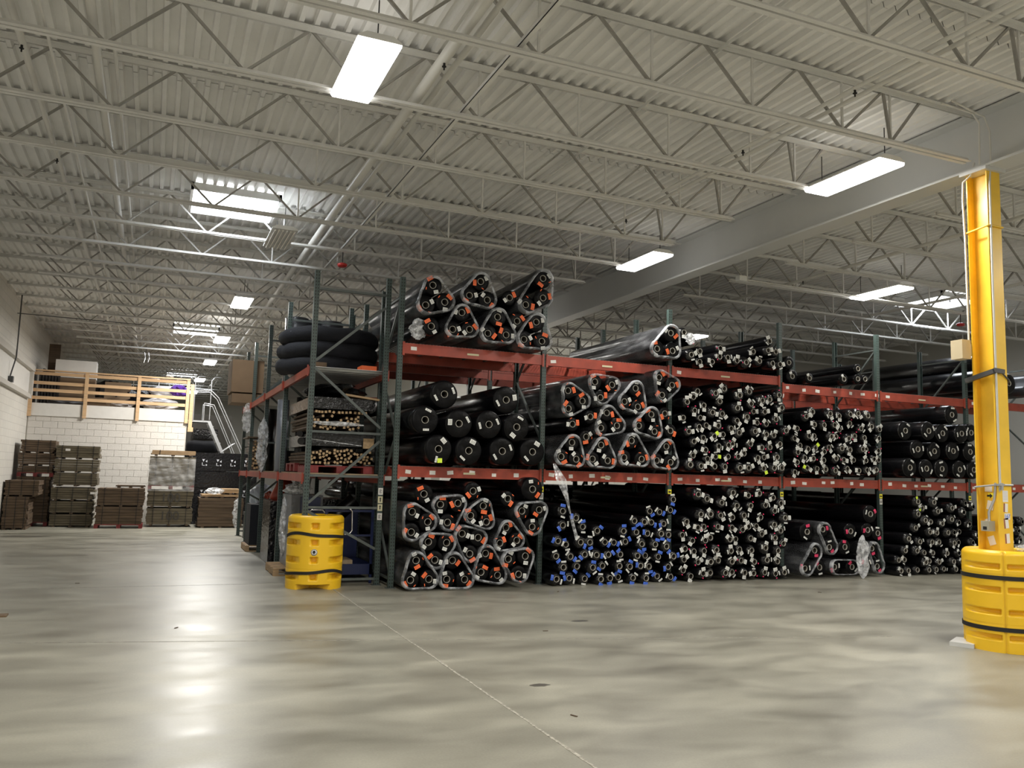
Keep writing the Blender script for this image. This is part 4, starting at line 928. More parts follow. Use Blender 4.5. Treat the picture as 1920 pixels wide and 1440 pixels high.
put('switch_box', (MB().b2((-.20, -.075, 1.27), (-.10, .02, 1.38)), M_box), c); put('switch_window', (MB().b2((-.202, -.05, 1.285), (-.199, -.005, 1.32)), M_ink), c)
for (y, z, w, h, m_, a) in ((.06, 1.73, .09, .06, M_paper, 0), (.03, 1.66, .07, .05, M_signy, 0), (.045, 1.55, .08, .1, M_paper, .2), (.10, 1.36, .05, .07, M_paper, -.2), (.04, 1.16, .08, .1, M_paper, -.3)):
    put('paper_note', (MB().b2((-.0015, -w/2, -h/2), (0, w/2, h/2)), m_), c, (-.0065, y, z), (a, 0, 0))
# black arrow on the web
put('arrow', (MB().prism([(-.035, .011), (.0, .011), (0, .028), (.035, 0), (0, -.028), (0, -.011), (-.035, -.011)], -.002, 0, 'x'), M_ink), c, (-.0085, .045, 1.655), (0, 0, PI))
for (x, z, w, h, m_, a) in ((.0, 1.655, .085, .125, M_paper, 0), (.0, 1.53, .07, .095, M_paper, .08), (.02, 1.435, .09, .07, M_white, 0), (.0, 1.36, .075, .11, M_paper, -.1), (.01, 1.195, .075, .105, M_paper, -.06)):
    o = put('paper_note', (MB().b2((-w/2, -.002, -h/2), (w/2, 0, h/2)), m_), c, (x, -hy-.0005, z), (0, a, 0))
    if m_ is M_paper and z < 1.6: put('brown_edge', (MB().b2((-w/2, -.003, -h/2), (-w/2+.022, -.002, h/2)), M_brownp), o)
    if z > 1.6:
        b = MB()
        for q in range(6): b.b2((-w*.4, -.003, h*.38-q*.017), (w*.38, -.002, h*.38-q*.017+.004))
        put('print', (b, M_inkw), o)
lettering('167', .06, M_tagb, c, (.02, -hy-.003, 1.435), (PI/2, 0, 0))

def barrier(label, x, y, face, pockets, notch, R=.41, H=1.07, wav=0.0):
    """face: angle of the side turned to the open floor; pockets(da, z) -> recess depth"""
    t = thing('column_barrier', label, 'column guard', (x, y, 0), (0, 0, face))
    n, kz = 168, 96; vs = []
    for i in range(kz+1):
        z = H*i/kz
        rim = 1 - max(0, (z-(H-.05))/.05)**2*.09
        body = 1 + .012*math.sin(PI*z/H)
        for k in range(n):
            a = 2*PI*k/n; da = (a+PI) % (2*PI)-PI
            r = R*rim*body - pockets(da, z) - notch(da, z)
            for gz in (.285, .81):
                if abs(z-gz) < .006: r -= .004
            vs.append((r*math.cos(a), r*math.sin(a), z))
    m = MB(); m.add(vs, [(i*n+k, i*n+(k+1) % n, (i+1)*n+(k+1) % n, (i+1)*n+k) for i in range(kz) for k in range(n)], 0, True)
    top = [(R*.91*math.cos(2*PI*k/n), R*.91*math.sin(2*PI*k/n), H) for k in range(n)]; inn = [(R*.45*math.cos(2*PI*k/n), R*.45*math.sin(2*PI*k/n), H-.01) for k in range(n)]
    inn2 = [(R*.42*math.cos(2*PI*k/n), R*.42*math.sin(2*PI*k/n), .1) for k in range(n)]
    m.add(top+inn+inn2, [(q*n+k, q*n+(k+1) % n, (q+1)*n+(k+1) % n, (q+1)*n+k) for q in (0, 1) for k in range(n)], 0, True)
    put('shell', (m, M_yellow), t)
    for z0, fz in ((.245, 1), (.785, 0)):
        s = MB(); ring = []
        for k in range(n):
            a = 2*PI*k/n; da = (a+PI) % (2*PI)-PI
            zz = z0 + wav*(.028*math.sin(da*2.2+(.8 if fz else 2.4)) - .012*math.cos(da*4))
            for (dr, dz) in ((.004, -.022), (.010, -.022), (.010, .022), (.004, .022)): ring.append(((R*1.012+dr)*math.cos(a), (R*1.012+dr)*math.sin(a), zz+dz))
        s.add(ring, [(4*k+q, 4*k+(q+1) % 4, 4*((k+1) % n)+(q+1) % 4, 4*((k+1) % n)+q) for k in range(n) for q in range(4)], 0)
        put('strap', (s, M_strap), t)
    return t
def pk_right(da, z):
    d = 0
    if abs(da) < .018: return .03 if z < 1.05 else 0          # seam between the two shells
    for zc in (.155, .42, .66, .905):
        if abs(z-zc) < .030:
            u = abs(da); 
            if .09 < u < 1.15: d = .08*min(1, (1.2-u)/.8)*min(1, (u-.09)/.02)*min(1, (.030-abs(z-zc))/.006)
    return max(0, d)
def pk_left(da, z):
    d = 0
    for zc in (.185, .43, .68, .92):
        e = min(1, (.045-abs(z-zc))/.008)
        if e > 0:
            u = abs(da)
            if u < .115: d = .10*e
            elif .55 < u < 1.45: d = .085*min(1, (u-.5)/.5)*e*min(1, (1.45-u)/.03)
    return max(0, d)
f1 = math.atan2(-12.85, -2.35); f2 = math.atan2(-6.5, -8.78)
barrier('yellow plastic barrier around the rack post at the aisle corner, wavy black straps', 2.33, 12.88, f1-.02, pk_left, lambda da, z: .30 if (z < .075 and abs(da) < .60) else 0, wav=1)
tb = barrier('yellow plastic barrier with straight black straps around the foot of the yellow column', 8.78, 6.5, f2, pk_right, lambda da, z: .03 if (z < .10 and -1.6 < da < -1.25) else 0)
# round emblem on the left barrier front
bar1 = [o for o in COL.objects if o.name == 'column_barrier'][0]
e = MB().lathe([(0, .418), (.048, .418), (.048, .414)], 24, 'x'); eo = put('emblem', (e, M_white), bar1, (0, 0, .545))
put('emblem_ring', (MB().lathe([(.040, .419), (.046, .419)], 24, 'x'), M_ink), eo)
put('emblem_figure', (MB().prism([(-.016, .012), (-.02, .02), (0, .03), (.02, .02), (.016, .012), (.022, -.004), (.007, -.012), (.004, -.028), (-.004, -.028), (-.007, -.012), (-.022, -.004)], .4185, .4200, 'x'), M_ink), eo)
t = thing('film_wad', 'white film scraps lying on the rim of the right yellow barrier', 'plastic film', (8.66, 6.20, 1.085)); put('film', (wad(MB(), (.03, 0, .02), .1, .06, .035, 9, 12, 8), M_filmwad), t)
bl_ = MB().b2((-.2, -.12, 0), (.2, .12, .045)); tag(put('floor_pad', (bl_, M_girder), loc=(8.45, 6.75, 0), rot=(0, 0, .5)), 'flat grey pad poking out left under the right yellow barrier', 'pad')
# conduits from joist to column top
t = thing('ceiling_conduit', 'pair of thin conduits bending down from the joists to the column top', 'conduit', (8.45, 6.3, 5.3))
put('pipe_run', (MB().tube([(-.6, .05, .72), (-.1, .05, .7), (.0, .05, .6), (.02, .08, .12)], .012, 6), M_pipe), t); put('pipe_run', (MB().tube([(-.5, .0, .75), (.02, .0, .66), (.1, .0, .5), (.1, .0, .1)], .012, 6), M_pipe), t)

# ================================================================== lumber stacks by the mezzanine wall
def pack(label, x0, x1, y, z0, h, dpt, m_, rows, seed, straps=(.15, .5, .85), grp='strapped lumber packs by the mezzanine wall', pallet=False, ends=True, paint=None, tagp=None, wrapf=False):
    r0 = random.Random(seed); t = thing('lumber_pack', label, 'lumber stack', ((x0+x1)/2, y, z0), group=grp); w = x1-x0
    b = MB(); off = 0
    if pallet:
        p = MB()
        for q in range(3): p.b2((-w/2+q*(w-.1)/2, 0, 0), (-w/2+q*(w-.1)/2+.1, dpt, .09))
        for q in range(6): p.b2((-w/2, q*dpt/6+.01, .09), (w/2, (q+1)*dpt/6-.02, .115))
        put('pallet_base', (p, M_redpl), t); off = .115
    else:
        p = MB()
        for q in (.12, .5, .88): p.b2((-w/2+w*q-.04, 0, 0), (-w/2+w*q+.04, dpt, .035))
        put('bearer', (p, M_wooddark), t); off = .035
    rh = (h-off)/rows
    for i in range(rows):
        j0, j1 = r0.uniform(0, .035), r0.uniform(0, .045)
        if r0.random() < .12: j1 = 0
        jy = r0.uniform(0, .012)
        b.b2((-w/2+j0, jy, off+i*rh+.002), (w/2-j1, jy+.11, off+(i+1)*rh-.004)); b.b2((-w/2+r0.uniform(0, .05), jy+.12, off+i*rh+.002), (w/2-r0.uniform(0, .05), dpt, off+(i+1)*rh-.004))
    put('board', (b, m_), t)['kind'] = 'stuff'
    for q in straps:
        put('strap', (MB().b2((-w/2+w*q-.008, -.004, off-.01), (-w/2+w*q+.008, .001, h+.002)).b2((-w/2+w*q-.008, -.004, h), (-w/2+w*q+.008, dpt, h+.003)), M_strap), t)
    if paint: lettering(paint, h*.72, M_graf, t, (.0, -.006, off+(h-off)*.5), (PI/2, 0, 0))
    if tagp: put('white_tag', (MB().b2((-.06, -.004, -.03), (.06, -.001, .03)), M_paper), t, (tagp[0], 0, tagp[1]))
    if wrapf:
        f = MB(); nn = 40; hh = 14; vs = []
        for i in range(hh+1):
            for k in range(nn+1):
                vs.append((-w/2-.01+(w+.02)*k/nn, -.02-.012*math.sin(k*.9+i*1.7)*math.sin(i*.8)-r0.uniform(0, .008), -.05+(h+.0)*i/hh))
        f.add(vs, [(i*(nn+1)+k, i*(nn+1)+k+1, (i+1)*(nn+1)+k+1, (i+1)*(nn+1)+k) for i in range(hh) for k in range(nn)], 0, True)
        f.b2((w/2+.008, -.02, 0), (w/2+.012, dpt, h)); put('plastic_wrap', (f, M_filmsheet), t)
    return t
D = 1.1
# A: far left back stack
YA = 26.9
for (z0, h, rows, m_, lb) in ((1.42, .35, 4, M_wooddark, 'lower'), (1.79, .55, 0, M_wooddark, 'upper')): pass
pack('dark lumber pack, topmost of the leftmost stack', -3.42, -2.55, 26.6, 2.02, .36, D, M_wooddark, 5, 1)
pack('dark lumber pack, second from the top of the leftmost stack', -3.46, -2.52, 26.6, 1.66, .36, D, M_wooddark, 5, 2)
pack('dark red pallet-based lumber pack, third from the top of the leftmost stack', -3.44, -2.55, 26.6, 1.36, .30, D, M_wooddark, 3, 3, pallet=True)
pack('lowest pack of the leftmost stack, hidden by the nearer pile', -3.44, -2.6, 26.6, 0, 1.36, D, M_wooddark, 14, 31, pallet=True)
# F: nearer left pile
pack('warm brown lumber pile, upper pack nearest the left wall', -3.52, -2.72, 25.2, .86, .42, D, M_wooddark, 6, 4)
pack('warm brown lumber pile on the floor nearest the left wall', -3.52, -2.92, 25.2, 0, .86, D, M_wooddark, 11, 5)
# B
zs = [0, .36, .72, 1.12, 1.50, 1.88]; hs = [.35, .35, .36, .37, .37, .37]
for i, (z, h) in enumerate(zip(zs, hs)):
    pack('grey-green strapped lumber pack, %s from the floor in the second stack from left' % ORD[i], -2.52+.03*(i < 3)*-1, -1.40-(.06 if i < 3 else 0), 26.3, z, h, D, M_woodgrey, 5, 10+i, tagp=((-.25, .25) if i == 5 else ((.5, .22) if i == 2 else None)))
# C
pack('low dark lumber pack on a red pallet, middle of the block wall, lower one', -1.38, -.16, 25.7, 0, .60, D, M_wooddark, 6, 20, pallet=True)
pack('dark lumber pack in the middle of the block wall, upper one of the low stack', -1.36, -.14, 25.7, .60, .50, D, M_wooddark, 6, 21)
pack('short board bundle lying on the low middle stack', -.95, -.15, 26.3, 1.10, .08, .5, M_wooddark, 2, 22, straps=())
# D
pack('pale lumber pack marked 100, lowest of the stack under the film-wrapped one', -.1, 1.16, 26.3, .04, .50, D, M_woodgrey, 6, 23, paint='100')
pack('pale lumber pack marked 100, second from the floor under the film-wrapped one', -.1, 1.16, 26.3, .56, .50, D, M_woodgrey, 6, 24, paint='100')
pack('film-wrapped shiny lumber pack on a red pallet, on top of the packs marked 100', -.1, 1.14, 26.3, 1.08, .95, D, M_woodgrey, 9, 25, pallet=True, wrapf=True)
pack('pale board pack crowning the film-wrapped pack', -.08, 1.14, 26.3, 2.05, .16, D, M_wood, 3, 26, straps=(.2,))
# E
pk = pack('low pile of narrow slats with loose film at the right end of the lumber row', 1.28, 2.55, 26.0, 0, .86, D, M_wooddark, 9, 27, straps=())
pack('loose pale boards on the low slat pile', 1.36, 2.5, 26.1, .86, .10, .9, M_wood, 2, 28, straps=())
pack('few short boards topping the slat pile', 1.9, 2.45, 26.2, .97, .16, .8, M_wood, 3, 29, straps=())
tag(put('film_wad', (wad(MB(), (0, 0, 0), .28, .2, .10, 41, 14, 8), M_filmwad), loc=(1.72, 26.2, 1.06)), 'film heap on the left top of the slat pile', 'plastic film')
tag(put('film_wad', (wad(MB(), (0, 0, 0), .12, .06, .42, 42, 14, 12), M_filmwad), loc=(2.35, 25.88, .44)), 'film hanging down the right front of the slat pile', 'plastic film')
# black wrapped block behind
t = thing('wrapped_block', 'tall black film-wrapped block with white printed symbols behind the slat pile', 'wrapped goods', (2.05, 27.6, 0))
put('block_body', (MB().b2((-.95, 0, 0), (1.0, 1.1, 1.1)).b2((-.97, -.01, 1.12), (1.0, 1.1, 1.62)).b2((-.93, 0, 1.64), (1.02, 1.1, 2.2)), M_crumple), t)
for z in (1.9, .95):
    for i in range(4):
        cx = -.6+i*.42; b = MB(); b.prism([(cx-.06, z+.10), (cx+.02, z+.10), (cx-.02, z+.02)], -.016, -.012, 'y'); b.prism([(cx+.04, z+.03), (cx+.09, z+.08), (cx+.09, z-.0)], -.016, -.012, 'y')
        b.b2((cx-.06, -.016, z-.10), (cx-.04, -.012, z-.01)); b.b2((cx-.06, -.016, z-.10), (cx+.02, -.012, z-.085)); b.b2((cx+.05, -.016, z-.1), (cx+.09, -.012, z-.06))
        put('printed_symbol', (b, M_inkw), t)
# dark goods under the mezzanine end
t = thing('wrapped_block', 'dark board and black bags stacked beside the ladder', 'wrapped goods', (1.6, 31.0, 0)); put('board', (MB().b2((-.6, .4, 0), (.9, .5, 3.6)), mat('dark_panel', (.045, .04, .032), .7)), t)
put('base', (MB().b2((-.5, -.4, 0), (.85, .35, 2.2)), M_crumple), t)
g = MB().lathe([(0, -.55), (.17, -.52), (.22, -.3), (.2, 0), (.22, .3), (.17, .52), (0, .55)], 14, 'x'); tag(put('stuffed_bag', (g, M_fabric), loc=(1.55, 30.7, 2.46)), 'grey-black stuffed bag lying on the goods beside the ladder', 'bag')
tag(put('wrapped_carton', (MB().b2((-.3, -.3, 0), (.5, .3, .35)), M_crumple), loc=(1.5, 31.0, 2.72)), 'black wrapped carton above the stuffed bag', 'wrapped goods')

# ladder stair
t = thing('ladder_stair', 'steep galvanised ladder stair with double handrails rising to the mezzanine', 'stairs', (1.1, 29.2, 0))
put('landing', (MB().b2((-.15, -.1, 3.22), (.55, .7, 3.27)), M_galv), t)
A_, B_ = Vector((.5, 0, 3.24)), Vector((2.0, 0, .0))
for yy in (-.1, .65): put('stringer', (MB().bar(A_+Vector((0, yy, 0)), B_+Vector((0, yy, 0)), .03, .10), M_galv), t)
for i in range(12):
    p = A_.lerp(B_, (i+.5)/12); put('tread', (MB().b2((p.x-.06, -.09, p.z-.015), (p.x+.09, .64, p.z+.0)), M_galv), t)
for yy in (-.12, .67):
    put('handrail', (MB().tube([(.0, yy, 3.27), (.0, yy, 4.25), (.5, yy, 4.28), (.75, yy, 4.05), (2.45, yy, .6), (2.2, yy, .25)], .018, 8), M_galv), t)
    put('handrail', (MB().tube([(.32, yy, 3.27), (.32, yy, 3.85), (.62, yy, 3.8), (2.2, yy, .35)], .016, 8), M_galv), t)
    for f in (.3, .75):
        p = A_.lerp(B_, f); put('baluster', (MB().tube([(p.x, yy, p.z), (p.x+.40, yy, p.z+.3)], .014, 6), M_galv), t)
for x in (.0, .5): put('cage_hoop', (MB().tube([(x, -.12, 3.3), (x, -.12, 4.6), (x+.1, -.1, 4.72), (x+.3, .1, 4.74)], .016, 6), M_galv), t)

# goods on the mezzanine
def carton(x, y, z, sx, sy, sz, lb, m_=None, rz=0):
    t = thing('carton', lb, 'box', (x, y, z), (0, 0, rz)); put('box_body', (MB().b2((-sx/2, 0, 0), (sx/2, sy, sz)), m_ or M_card), t)
    put('tape', (MB().b2((-sx/2-.001, sy/2-.03, sz-.12), (-sx/2+.02, sy/2+.03, sz+.001)).b2((-sx/2, sy/2-.025, sz), (sx/2, sy/2+.025, sz+.002)), M_core), t); return t
carton(-2.42, 29.2, 4.42, 1.15, .6, .55, 'large white carton on top of the brown ones on the mezzanine', M_white)
carton(-2.35, 29.15, 3.52, 1.0, .6, .88, 'tall brown carton under the white one on the mezzanine')
carton(-1.2, 29.3, 3.52, .75, .6, .85, 'brown carton behind the second rail post on the mezzanine')
carton(-1.75, 28.9, 3.52, .55, .3, .3, 'small low brown carton near the mezzanine rail')
b = MB()
for i in range(7):
    t = tag(put('panel_sheet', (MB().b2((0, 0, 0), (.06, .9, 1.0+.12*(i == 1))), mat('dark_sheet', (.035, .03, .028), .6) if i == 0 else bpy.data.materials['dark_sheet']), loc=(-3.4+i*.085, 29.1, 3.52)), 'thin dark sheet on edge at the left end of the mezzanine, %s from the wall' % ORD[i], 'panel', 'dark sheets on the mezzanine')
tag(put('plank', (MB().b2((0, 0, 0), (.32, .05, 2.0)), M_wooddark), loc=(-3.28, 29.9, 3.52)), 'tall dark plank standing against the left wall on the mezzanine', 'plank')
def bag(x, y, z, a, b_, c_, lb, m_, sd, nm='stuffed_bag'):
    return tag(put(nm, (wad(MB(), (0, 0, c_), a, b_, c_, sd, 16, 10), m_), loc=(x, y, z)), lb, 'bag')
bag(-.55, 29.6, 3.52, .9, .4, .4, 'dark bulky bag heap behind the middle rail section', M_crumple, 61); bag(.05, 29.3, 3.52, .6, .35, .22, 'pale cloth bundle low behind the right rail section', M_clothw, 62)
bag(.2, 29.5, 3.95, .62, .35, .2, 'grey-white cloth bundle leaning high behind the right rail section', M_clothw, 63); bag(.62, 29.2, 4.0, .3, .25, .2, 'purple cloth bundle at the right end of the mezzanine', M_purple, 64)
bag(-1.0, 28.95, 3.52, .35, .2, .12, 'small pale film bag near the mezzanine edge', M_clothw, 65); bag(-2.6, 28.95, 3.52, .5, .2, .1, 'flat grey bag at the mezzanine edge below the cartons', M_greyw, 66)
t = thing('machine_frame', 'dark machine frame with chrome tubes in the middle of the mezzanine', 'machine', (-.9, 31, 3.52)); put('cabinet', (MB().b2((-.9, 0, 0), (.9, .8, .9)), M_dark), t); put('tube_frame', (MB().tube([(.1, -.1, 0), (.1, -.1, 1.2), (.9, -.1, 1.2), (.9, -.1, 0)], .02, 6), M_chrome), t)
bag(-1.6, 33, 3.52, .9, .5, .6, 'black bag pile deep on the left of the mezzanine', M_crumple, 67); bag(.3, 28.43, 4.535, .12, .08, .05, 'small tan cloth lying over the right part of the top rail', M_core, 68)
# duct coils hanging over mezzanine
t = thing('spring_coil', 'two short chrome coils hanging over the middle of the mezzanine', 'hanging fitting', (-.45, 29.1, 5.05))
for dx in (-.05, .07): put('coil', (MB().tube([(dx, 0, .0), (dx+.03, 0, .16), (dx, 0, .32)], .02, 8), M_chrome), t)
put('hanger', (MB().tube([(0, 0, .3), (0, 0, .52)], .006, 5), M_dark), t)
# left wall conduit
t = thing('wall_conduit', 'thin dark conduit running down the left wall and across to the ceiling', 'conduit', (XW+.06, 24.2, 3.8)); put('pipe_run', (MB().tube([(0, 0, 0), (.12, .0, .6), (.12, 0, 2.2)], .018, 6), M_wired), t); put('junction_box', (MB().b2((-.05, -.08, -.05), (.1, .08, .1)), M_wired), t)
put('pipe_run', (MB().tube([(.05, 0, 1.72), (3.2, 0, 1.70)], .012, 6), M_wired), t)
# plastic tag scrap on the floor left edge
t = thing('cardboard_scrap', 'torn brown cardboard scrap on the floor at the left edge', 'cardboard', (-1.50, 11.1, 0)); put('sheet', (MB().b2((-.2, -.06, 0), (.1, .1, .02)), M_card), t)
for i, (x, y) in enumerate(((-.9, 13.9), (.35, 9.9), (2.95, 5.6), (4.2, 8.7), (5.8, 11.6), (10.0, 10.6))):
    tag(put('litter', (MB().box((0, 0, .004), (.06, .012, .006)), M_wooddark), loc=(x, y, 0), rot=(0, 0, i)), ['tiny dark scrap on the open floor far left', 'thin dark splinter on the floor left of centre', 'dark speck on the floor near the joint', 'bit of debris on the floor right of the joint', 'small scrap before the blue-tagged rolls', 'small scrap before the third bay'][i], 'litter')

# ================================================================== goods on the left rack
RY = LY[0]
def duvet(z, w, lb, sd):
    r0 = random.Random(sd); b = MB(); n = 26; pts = []; rad = []
    x0, x1, y0, y1 = 2.13, 3.15, 13.9, 15.1
    pth = []
    for k in range(n+1):
        a = PI*(1.05 - 1.25*k/n); pth.append((2.72+ (.72+.03*r0.random())*math.cos(a)*1.0, 14.75-1.0*math.sin(a)*.8, z+.012*math.sin(k*.7+sd))); rad.append(w*(1+.05*math.sin(k*1.3+sd)) * (.75 if k in (0, n) else 1))
    b.tube(pth, rad, 14)
    return tag(put('stuffed_hose', (b, M_fabric)), lb, 'stuffed roll', 'black padded coils on the left rack')
duvet(3.50, .15, 'padded dark navy coil on the left rack top shelf, lowest of three', 1); duvet(3.76, .145, 'padded dark navy coil on the left rack top shelf, middle of three', 2); duvet(4.02, .14, 'padded dark navy coil on the left rack top shelf, uppermost of three', 3)
for i, (x, y) in enumerate(((2.42, 16.5), (2.78, 16.7), (3.1, 16.6))):
    b = MB().lathe([(0, 0), (.22, 0), (.235, .03), (.235, 1.33), (.2, 1.36), (0, 1.36)], 24, 'z'); t = thing('film_drum', ['upright black film-wrapped drum, left one behind the padded coils', 'upright black film-wrapped drum, middle one behind the padded coils', 'upright black film-wrapped drum, right one behind the padded coils'][i], 'wrapped goods', (x, y, 3.34)); put('drum_body', (b, M_black), t)
    b = MB().lathe([(.24, .05), (.242, .5), (.245, 1.34), (.21, 1.42)], 20, 'z'); put('plastic_wrap', (b, M_film), t)
carton(2.0, 21.3, 3.60, .75, 1.2, .80, 'large plain brown carton overhanging the far end of the left rack')
carton(2.05, 21.25, 3.34, .8, 1.1, .22, 'flat brown carton under the large overhanging one')
carton(2.35, 13.35, 3.34, .2, .3, .12, 'small carton edge under the padded coils at the left rack corner')
bag(2.12, 14.8, 3.34, .08, .2, .06, 'white tape wad on the left rack beam', M_clothw, 71)
tag(put('film_drape', (wad(MB(), (0, 0, 0), .14, .14, .38, 72, 12, 12), M_filmwad), loc=(2.05, 21.3, 3.0)), 'torn clear film hanging from the far carton', 'plastic film')
for (z, lb, sd) in ((3.42, 'orange folded strap on the left rack deck', 1),):
    tag(put('orange_pad', (MB().b2((0, 0, 0), (.25, .3, .1)), M_tago), loc=(2.98, 13.2, 3.34)), 'orange pad at the right front of the left rack top shelf', 'pad')
# sticks with square ends bundles, on shelf level 1
def sticks(x0, x1, z0, z1, y, nmax, lb, sd, L=2.2, s=.036):
    r0 = random.Random(sd); t = thing('stick_bundle', lb, 'lumber bundle', ((x0+x1)/2, y, z0), group='square stick bundles on the left rack'); placed = []
    tries = 0
    while len(placed) < nmax and tries < 4000:
        tries += 1; p = (r0.uniform(x0, x1), r0.uniform(z0+s*.7, z1))
        if all(math.dist(p, q) > s*1.25 for q in placed): placed.append(p)
    me = MB().b2((-s/2, 0, -s/2), (s/2, .004, s/2)); me.mi = [0]*len(me.mi); me.b2((-s/2, .004, -s/2), (s/2, L, s/2), 1); me = me.mesh('stick', [M_woodend, M_wooddark])
    for p in placed: put('stick', me, t, (p[0]-(x0+x1)/2, r0.uniform(-.03, .03), p[1]-z0), (0, r0.choice((0, 0, .15, -.3, .6)), 0))
    return t
sticks(2.22, 2.52, 1.83, 2.04, 13.05, 20, 'pale square sticks on the lower shelf of the left rack, behind its left post', 1)
sticks(2.58, 2.86, 1.83, 2.07, 13.05, 22, 'bundle of pale square sticks in the centre of the left rack lower shelf', 2)
sticks(2.90, 3.18, 1.83, 2.04, 13.05, 16, 'pale square sticks on the lower shelf of the left rack, beside its right post', 3)
sticks(2.22, 2.95, 2.36, 2.60, 13.05, 34, 'wide layer of pale square sticks at the middle height of the left rack frame', 4)
sticks(2.25, 3.05, 2.62, 2.66, 13.05, 14, 'thin top layer of pale square sticks at the middle height of the left rack frame', 5)
t = thing('wrapped_block', 'black film-wrapped long bundle above the square sticks on the left rack', 'wrapped goods', (2.7, 13.05, 2.70)); put('block_body', (MB().b2((-.52, 0, 0), (.50, 2.2, .18)), M_crumple), t)
t = thing('wrapped_block', 'black film-wrapped long bundle between the two stick layers on the left rack', 'wrapped goods', (2.7, 13.05, 2.0)); put('block_body', (MB().b2((-.5, 0, .12), (.52, 2.2, .31)), M_crumple), t); put('pale_end', (MB().b2((.33, -.01, .1), (.5, .01, .26)), M_woodend), t); put('strap', (MB().bar((-.5, -.006, .22), (.3, -.006, .14), .004, .012), M_filmwad), t)
bag(2.65, 13.6, 2.89, .5, .6, .13, 'glossy black film heap on the upper goods of the left rack', M_crumple, 73)
tag(put('board', (MB().b2((-.2, 0, 0), (.35, .5, .03)), M_wood), loc=(2.9, 13.0, 2.90), rot=(0, .1, 0)), 'pale board end sticking out beside the glossy film heap', 'board')
tag(put('film_drape', (wad(MB(), (0, 0, 0), .4, .04, .035, 74, 18, 8), M_filmwad), loc=(2.6, 13.0, 2.47)), 'clear film strip across the wide stick layer', 'plastic film')
t = thing('pallet', 'dark red painted pallet under the stick bundles on the left rack', 'pallet', (2.7, 13.0, 1.701))
for i in range(3): put('block', (MB().b2((-.5+.42*i, 0, .015), (-.36+.42*i, 1.1, .095)), M_redpl), t); put('bottom_slat', (MB().b2((-.5+.42*i, 0, 0), (-.36+.42*i, 1.1, .014)), M_redpl), t)
for i in range(6): put('deck_slat', (MB().b2((-.5, .02+.19*i, .096), (.48, .15+.19*i, .115)), M_redpl), t)
t = thing('pallet', 'dark red pallet showing at the aisle side of the left rack shelf', 'pallet', (2.16, 14.2, 1.701))
for i in range(3): put('block', (MB().b2((0, .42*i, .015), (.5, .14+.42*i, .13)), M_redpl), t)
put('deck_slat', (MB().b2((0, 0, .131), (.5, 1.0, .15)), M_redpl), t)
# items in outer bays of the left rack
carton(2.5, 16.4, 1.70, .5, 1.0, .4, 'dark carton on the left rack lower shelf, second bay', M_dark)
tag(put('film_roll', (MB().lathe([(0, 0), (.1, 0), (.11, .02), (.11, 1.35), (0, 1.36)], 18, 'z'), M_greyw), loc=(2.2, 16.2, 1.70)), 'upright grey film-wrapped roll on the lower shelf of the left rack', 'wrapped goods')
tag(put('film_roll', (MB().lathe([(0, 0), (.13, 0), (.14, .02), (.14, 1.4), (0, 1.42)], 18, 'z'), M_black), loc=(2.55, 16.0, 1.70)), 'upright black film-wrapped roll beside the grey one on the left rack', 'wrapped goods')
tag(put('film_roll', (MB().lathe([(0, 0), (.13, 0), (.14, .02), (.14, 1.35), (0, 1.36)], 18, 'z'), M_black), loc=(2.3, 18.9, 1.70)), 'upright black roll with a pale band in the third bay of the left rack', 'wrapped goods')
tag(put('film_drape', (wad(MB(), (0, 0, 0), .12, .2, .55, 75, 14, 14), M_filmwad), loc=(2.08, 18.2, 2.25)), 'long torn film drape at the aisle side of the left rack', 'plastic film')
sticks(2.2, 2.5, 1.71, 2.4, 21.0, 40, 'stack of dark sticks at the far end of the left rack', 6, L=1.5, s=.05)
tag(put('board', (MB().b2((-.3, 0, 0), (.35, 1.2, .03)), M_wooddark), loc=(2.35, 20.9, 2.48)), 'flat dark board on the far stick stack', 'board')
bag(2.45, 14.0, 1.86, .16, .3, .13, 'crumpled black film bag at the aisle edge of the left rack shelf', M_crumple, 76)
tag(put('pole_bundle', (MB().tube([(2.15, 13.6, 2.2), (2.9, 15.2, 2.22)], .06, 10).tube([(2.15, 13.75, 2.32), (2.9, 15.3, 2.32)], .05, 10), M_black), ), 'two black wrapped poles with a white tie on the left rack shelf', 'wrapped goods')
# floor level goods of the left rack
t = thing('wrapped_pallet_load', 'tall grey film-wrapped load on a pallet at the aisle edge of the left rack', 'wrapped goods', (2.32, 14.55, 0))
put('load', (MB().b2((-.17, -.3, .13), (.35, .7, 1.32)), M_greyw), t); put('side_film', (wad(MB(), (-.18, .4, .75), .06, .3, .5, 77, 10, 12), M_filmwad), t); put('film_top', (wad(MB(), (0, .15, 1.4), .24, .3, .14, 78, 14, 9), M_filmwad), t)
def pallet(x, y, lb, rz=0, s=1.0, m_=None):
    t = thing('pallet', lb, 'pallet', (x, y, 0), (0, 0, rz)); m_ = m_ or M_wood
    for i in range(5): put('deck_slat', (MB().b2((-.5*s, -.5*s+i*.225*s, .11), (.5*s, -.5*s+i*.225*s+.1*s, .13)), m_), t)
    for i in range(3):
        put('stringer', (MB().b2((-.5*s+i*.45*s, -.5*s, .018), (-.5*s+i*.45*s+.09*s, .5*s, .11)), m_), t)
        put('bottom_slat', (MB().b2((-.5*s, -.5*s+i*.45*s, 0), (.5*s, -.5*s+i*.45*s+.1*s, .018)), m_), t)
    return t
pallet(2.42, 14.75, 'pale wooden pallet under the grey film-wrapped load')
pallet(2.35, 19.0, 'wooden pallet in the aisle edge behind the grey load', s=.9)
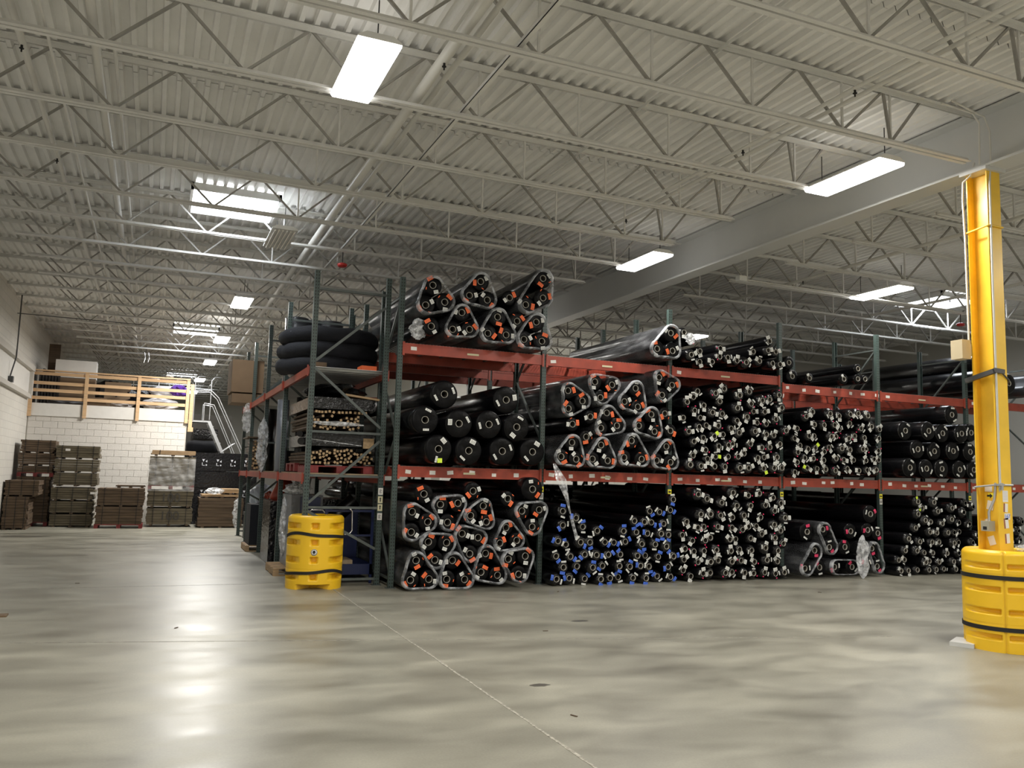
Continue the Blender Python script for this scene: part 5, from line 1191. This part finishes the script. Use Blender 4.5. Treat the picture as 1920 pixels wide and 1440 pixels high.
t = thing('wrapped_pallet_load', 'glossy black film-wrapped load behind the grey one in the left rack', 'wrapped goods', (2.35, 16.4, 0)); put('load', (MB().b2((-.3, -.3, 0), (.5, .8, 1.15)), M_crumple), t)
t = thing('wrapped_pallet_load', 'dark load on a pallet at the far end of the left rack', 'wrapped goods', (2.35, 19.0, .13)); put('load', (MB().b2((-.38, -.4, 0), (.4, .5, .85)), M_fabric), t)
b = MB().lathe([(0, -.25), (.13, -.24), (.14, -.1), (.14, .1), (.13, .24), (0, .25)], 16, 'z'); o = tag(put('red_drum', (b, M_redg), loc=(2.35, 17.0, 1.33), rot=(0, .5, .3)), 'glossy red drum leaning on the black load in the left rack', 'drum')
bag(2.4, 19.0, .98, .15, .2, .14, 'dull red bundle on the dark far load', M_redg, 79); tag(put('dark_crate', (MB().b2((-.35, -.3, 0), (.4, .6, .62)).b2((-.37, -.32, .58), (.42, .62, .66)), M_dark), loc=(2.55, 21.7, 0)), 'dark crate on the floor at the far end of the left rack', 'crate'); bag(2.55, 21.8, .66, .33, .35, .36, 'pale blue film-wrapped heap at the far end of the left rack', M_bluew, 80)
# blue cart behind the barrier
t = thing('platform_cart', 'dark blue steel cart with chrome handle inside the left rack frame', 'cart', (2.85, 13.35, 0))
put('deck', (MB().b2((-.35, -.25, .14), (.42, .9, .3)), M_blue), t)
for x in (-.33, .40): put('side_post', (MB().b2((x-.02, -.25, 0), (x+.02, -.21, 1.14)), M_blue), t)
put('top_rail', (MB().bar((-.35, -.23, 1.12), (.42, -.23, 1.12), .035, .035), M_blue), t); put('mid_rail', (MB().bar((-.35, -.23, .74), (.42, -.23, .74), .03, .03), M_blue), t)
put('handle', (MB().tube([(-.15, -.3, 1.16), (.0, -.3, 1.17), (.06, -.3, 1.12), (.07, -.3, .82), (.02, -.3, .76), (-.15, -.3, .76)], .012, 8), M_chrome), t)
put('rear_panel', (MB().b2((-.35, .86, .3), (.42, .9, 1.15)), M_blue), t); put('wood_block', (MB().b2((-.2, -.2, .3), (.12, .3, .36)), M_board), t)
t = thing('folding_cart', 'chrome hand cart handle rising behind the left yellow barrier', 'cart', (2.45, 13.6, 0)); put('handle', (MB().tube([(-.13, 0, 0), (-.13, 0, 1.05), (-.08, 0, 1.11), (.1, 0, 1.11), (.17, 0, 1.03), (.17, 0, 0)], .014, 8), M_chrome), t); put('toe_plate', (MB().b2((-.18, -.2, 0), (.22, .05, .02)), M_galv), t)
tag(put('film_roll', (MB().tube([(2.45, 14.2, .6), (3.2, 14.25, 1.25)], .13, 14), M_black)), 'black wrapped roll leaning behind the blue cart', 'wrapped goods')
t = thing('wrapped_pallet_load', 'dark film-covered goods filling the left rack behind the blue cart', 'wrapped goods', (2.95, 14.6, 0)); put('load', (MB().b2((-.22, 0, 0), (.30, 1.0, 1.25)), M_crumple), t)
tag(put('blue_crate', (MB().b2((-.14, -.15, 0), (.14, .15, .35)), M_blue), loc=(2.42, 14.0, .95)), 'dark blue crate beside the grey film-wrapped load', 'crate')
# upright rolls and rear goods between left rack and front racks
for i, (y, z) in enumerate(((16.0, .0), (16.6, 0))): pass
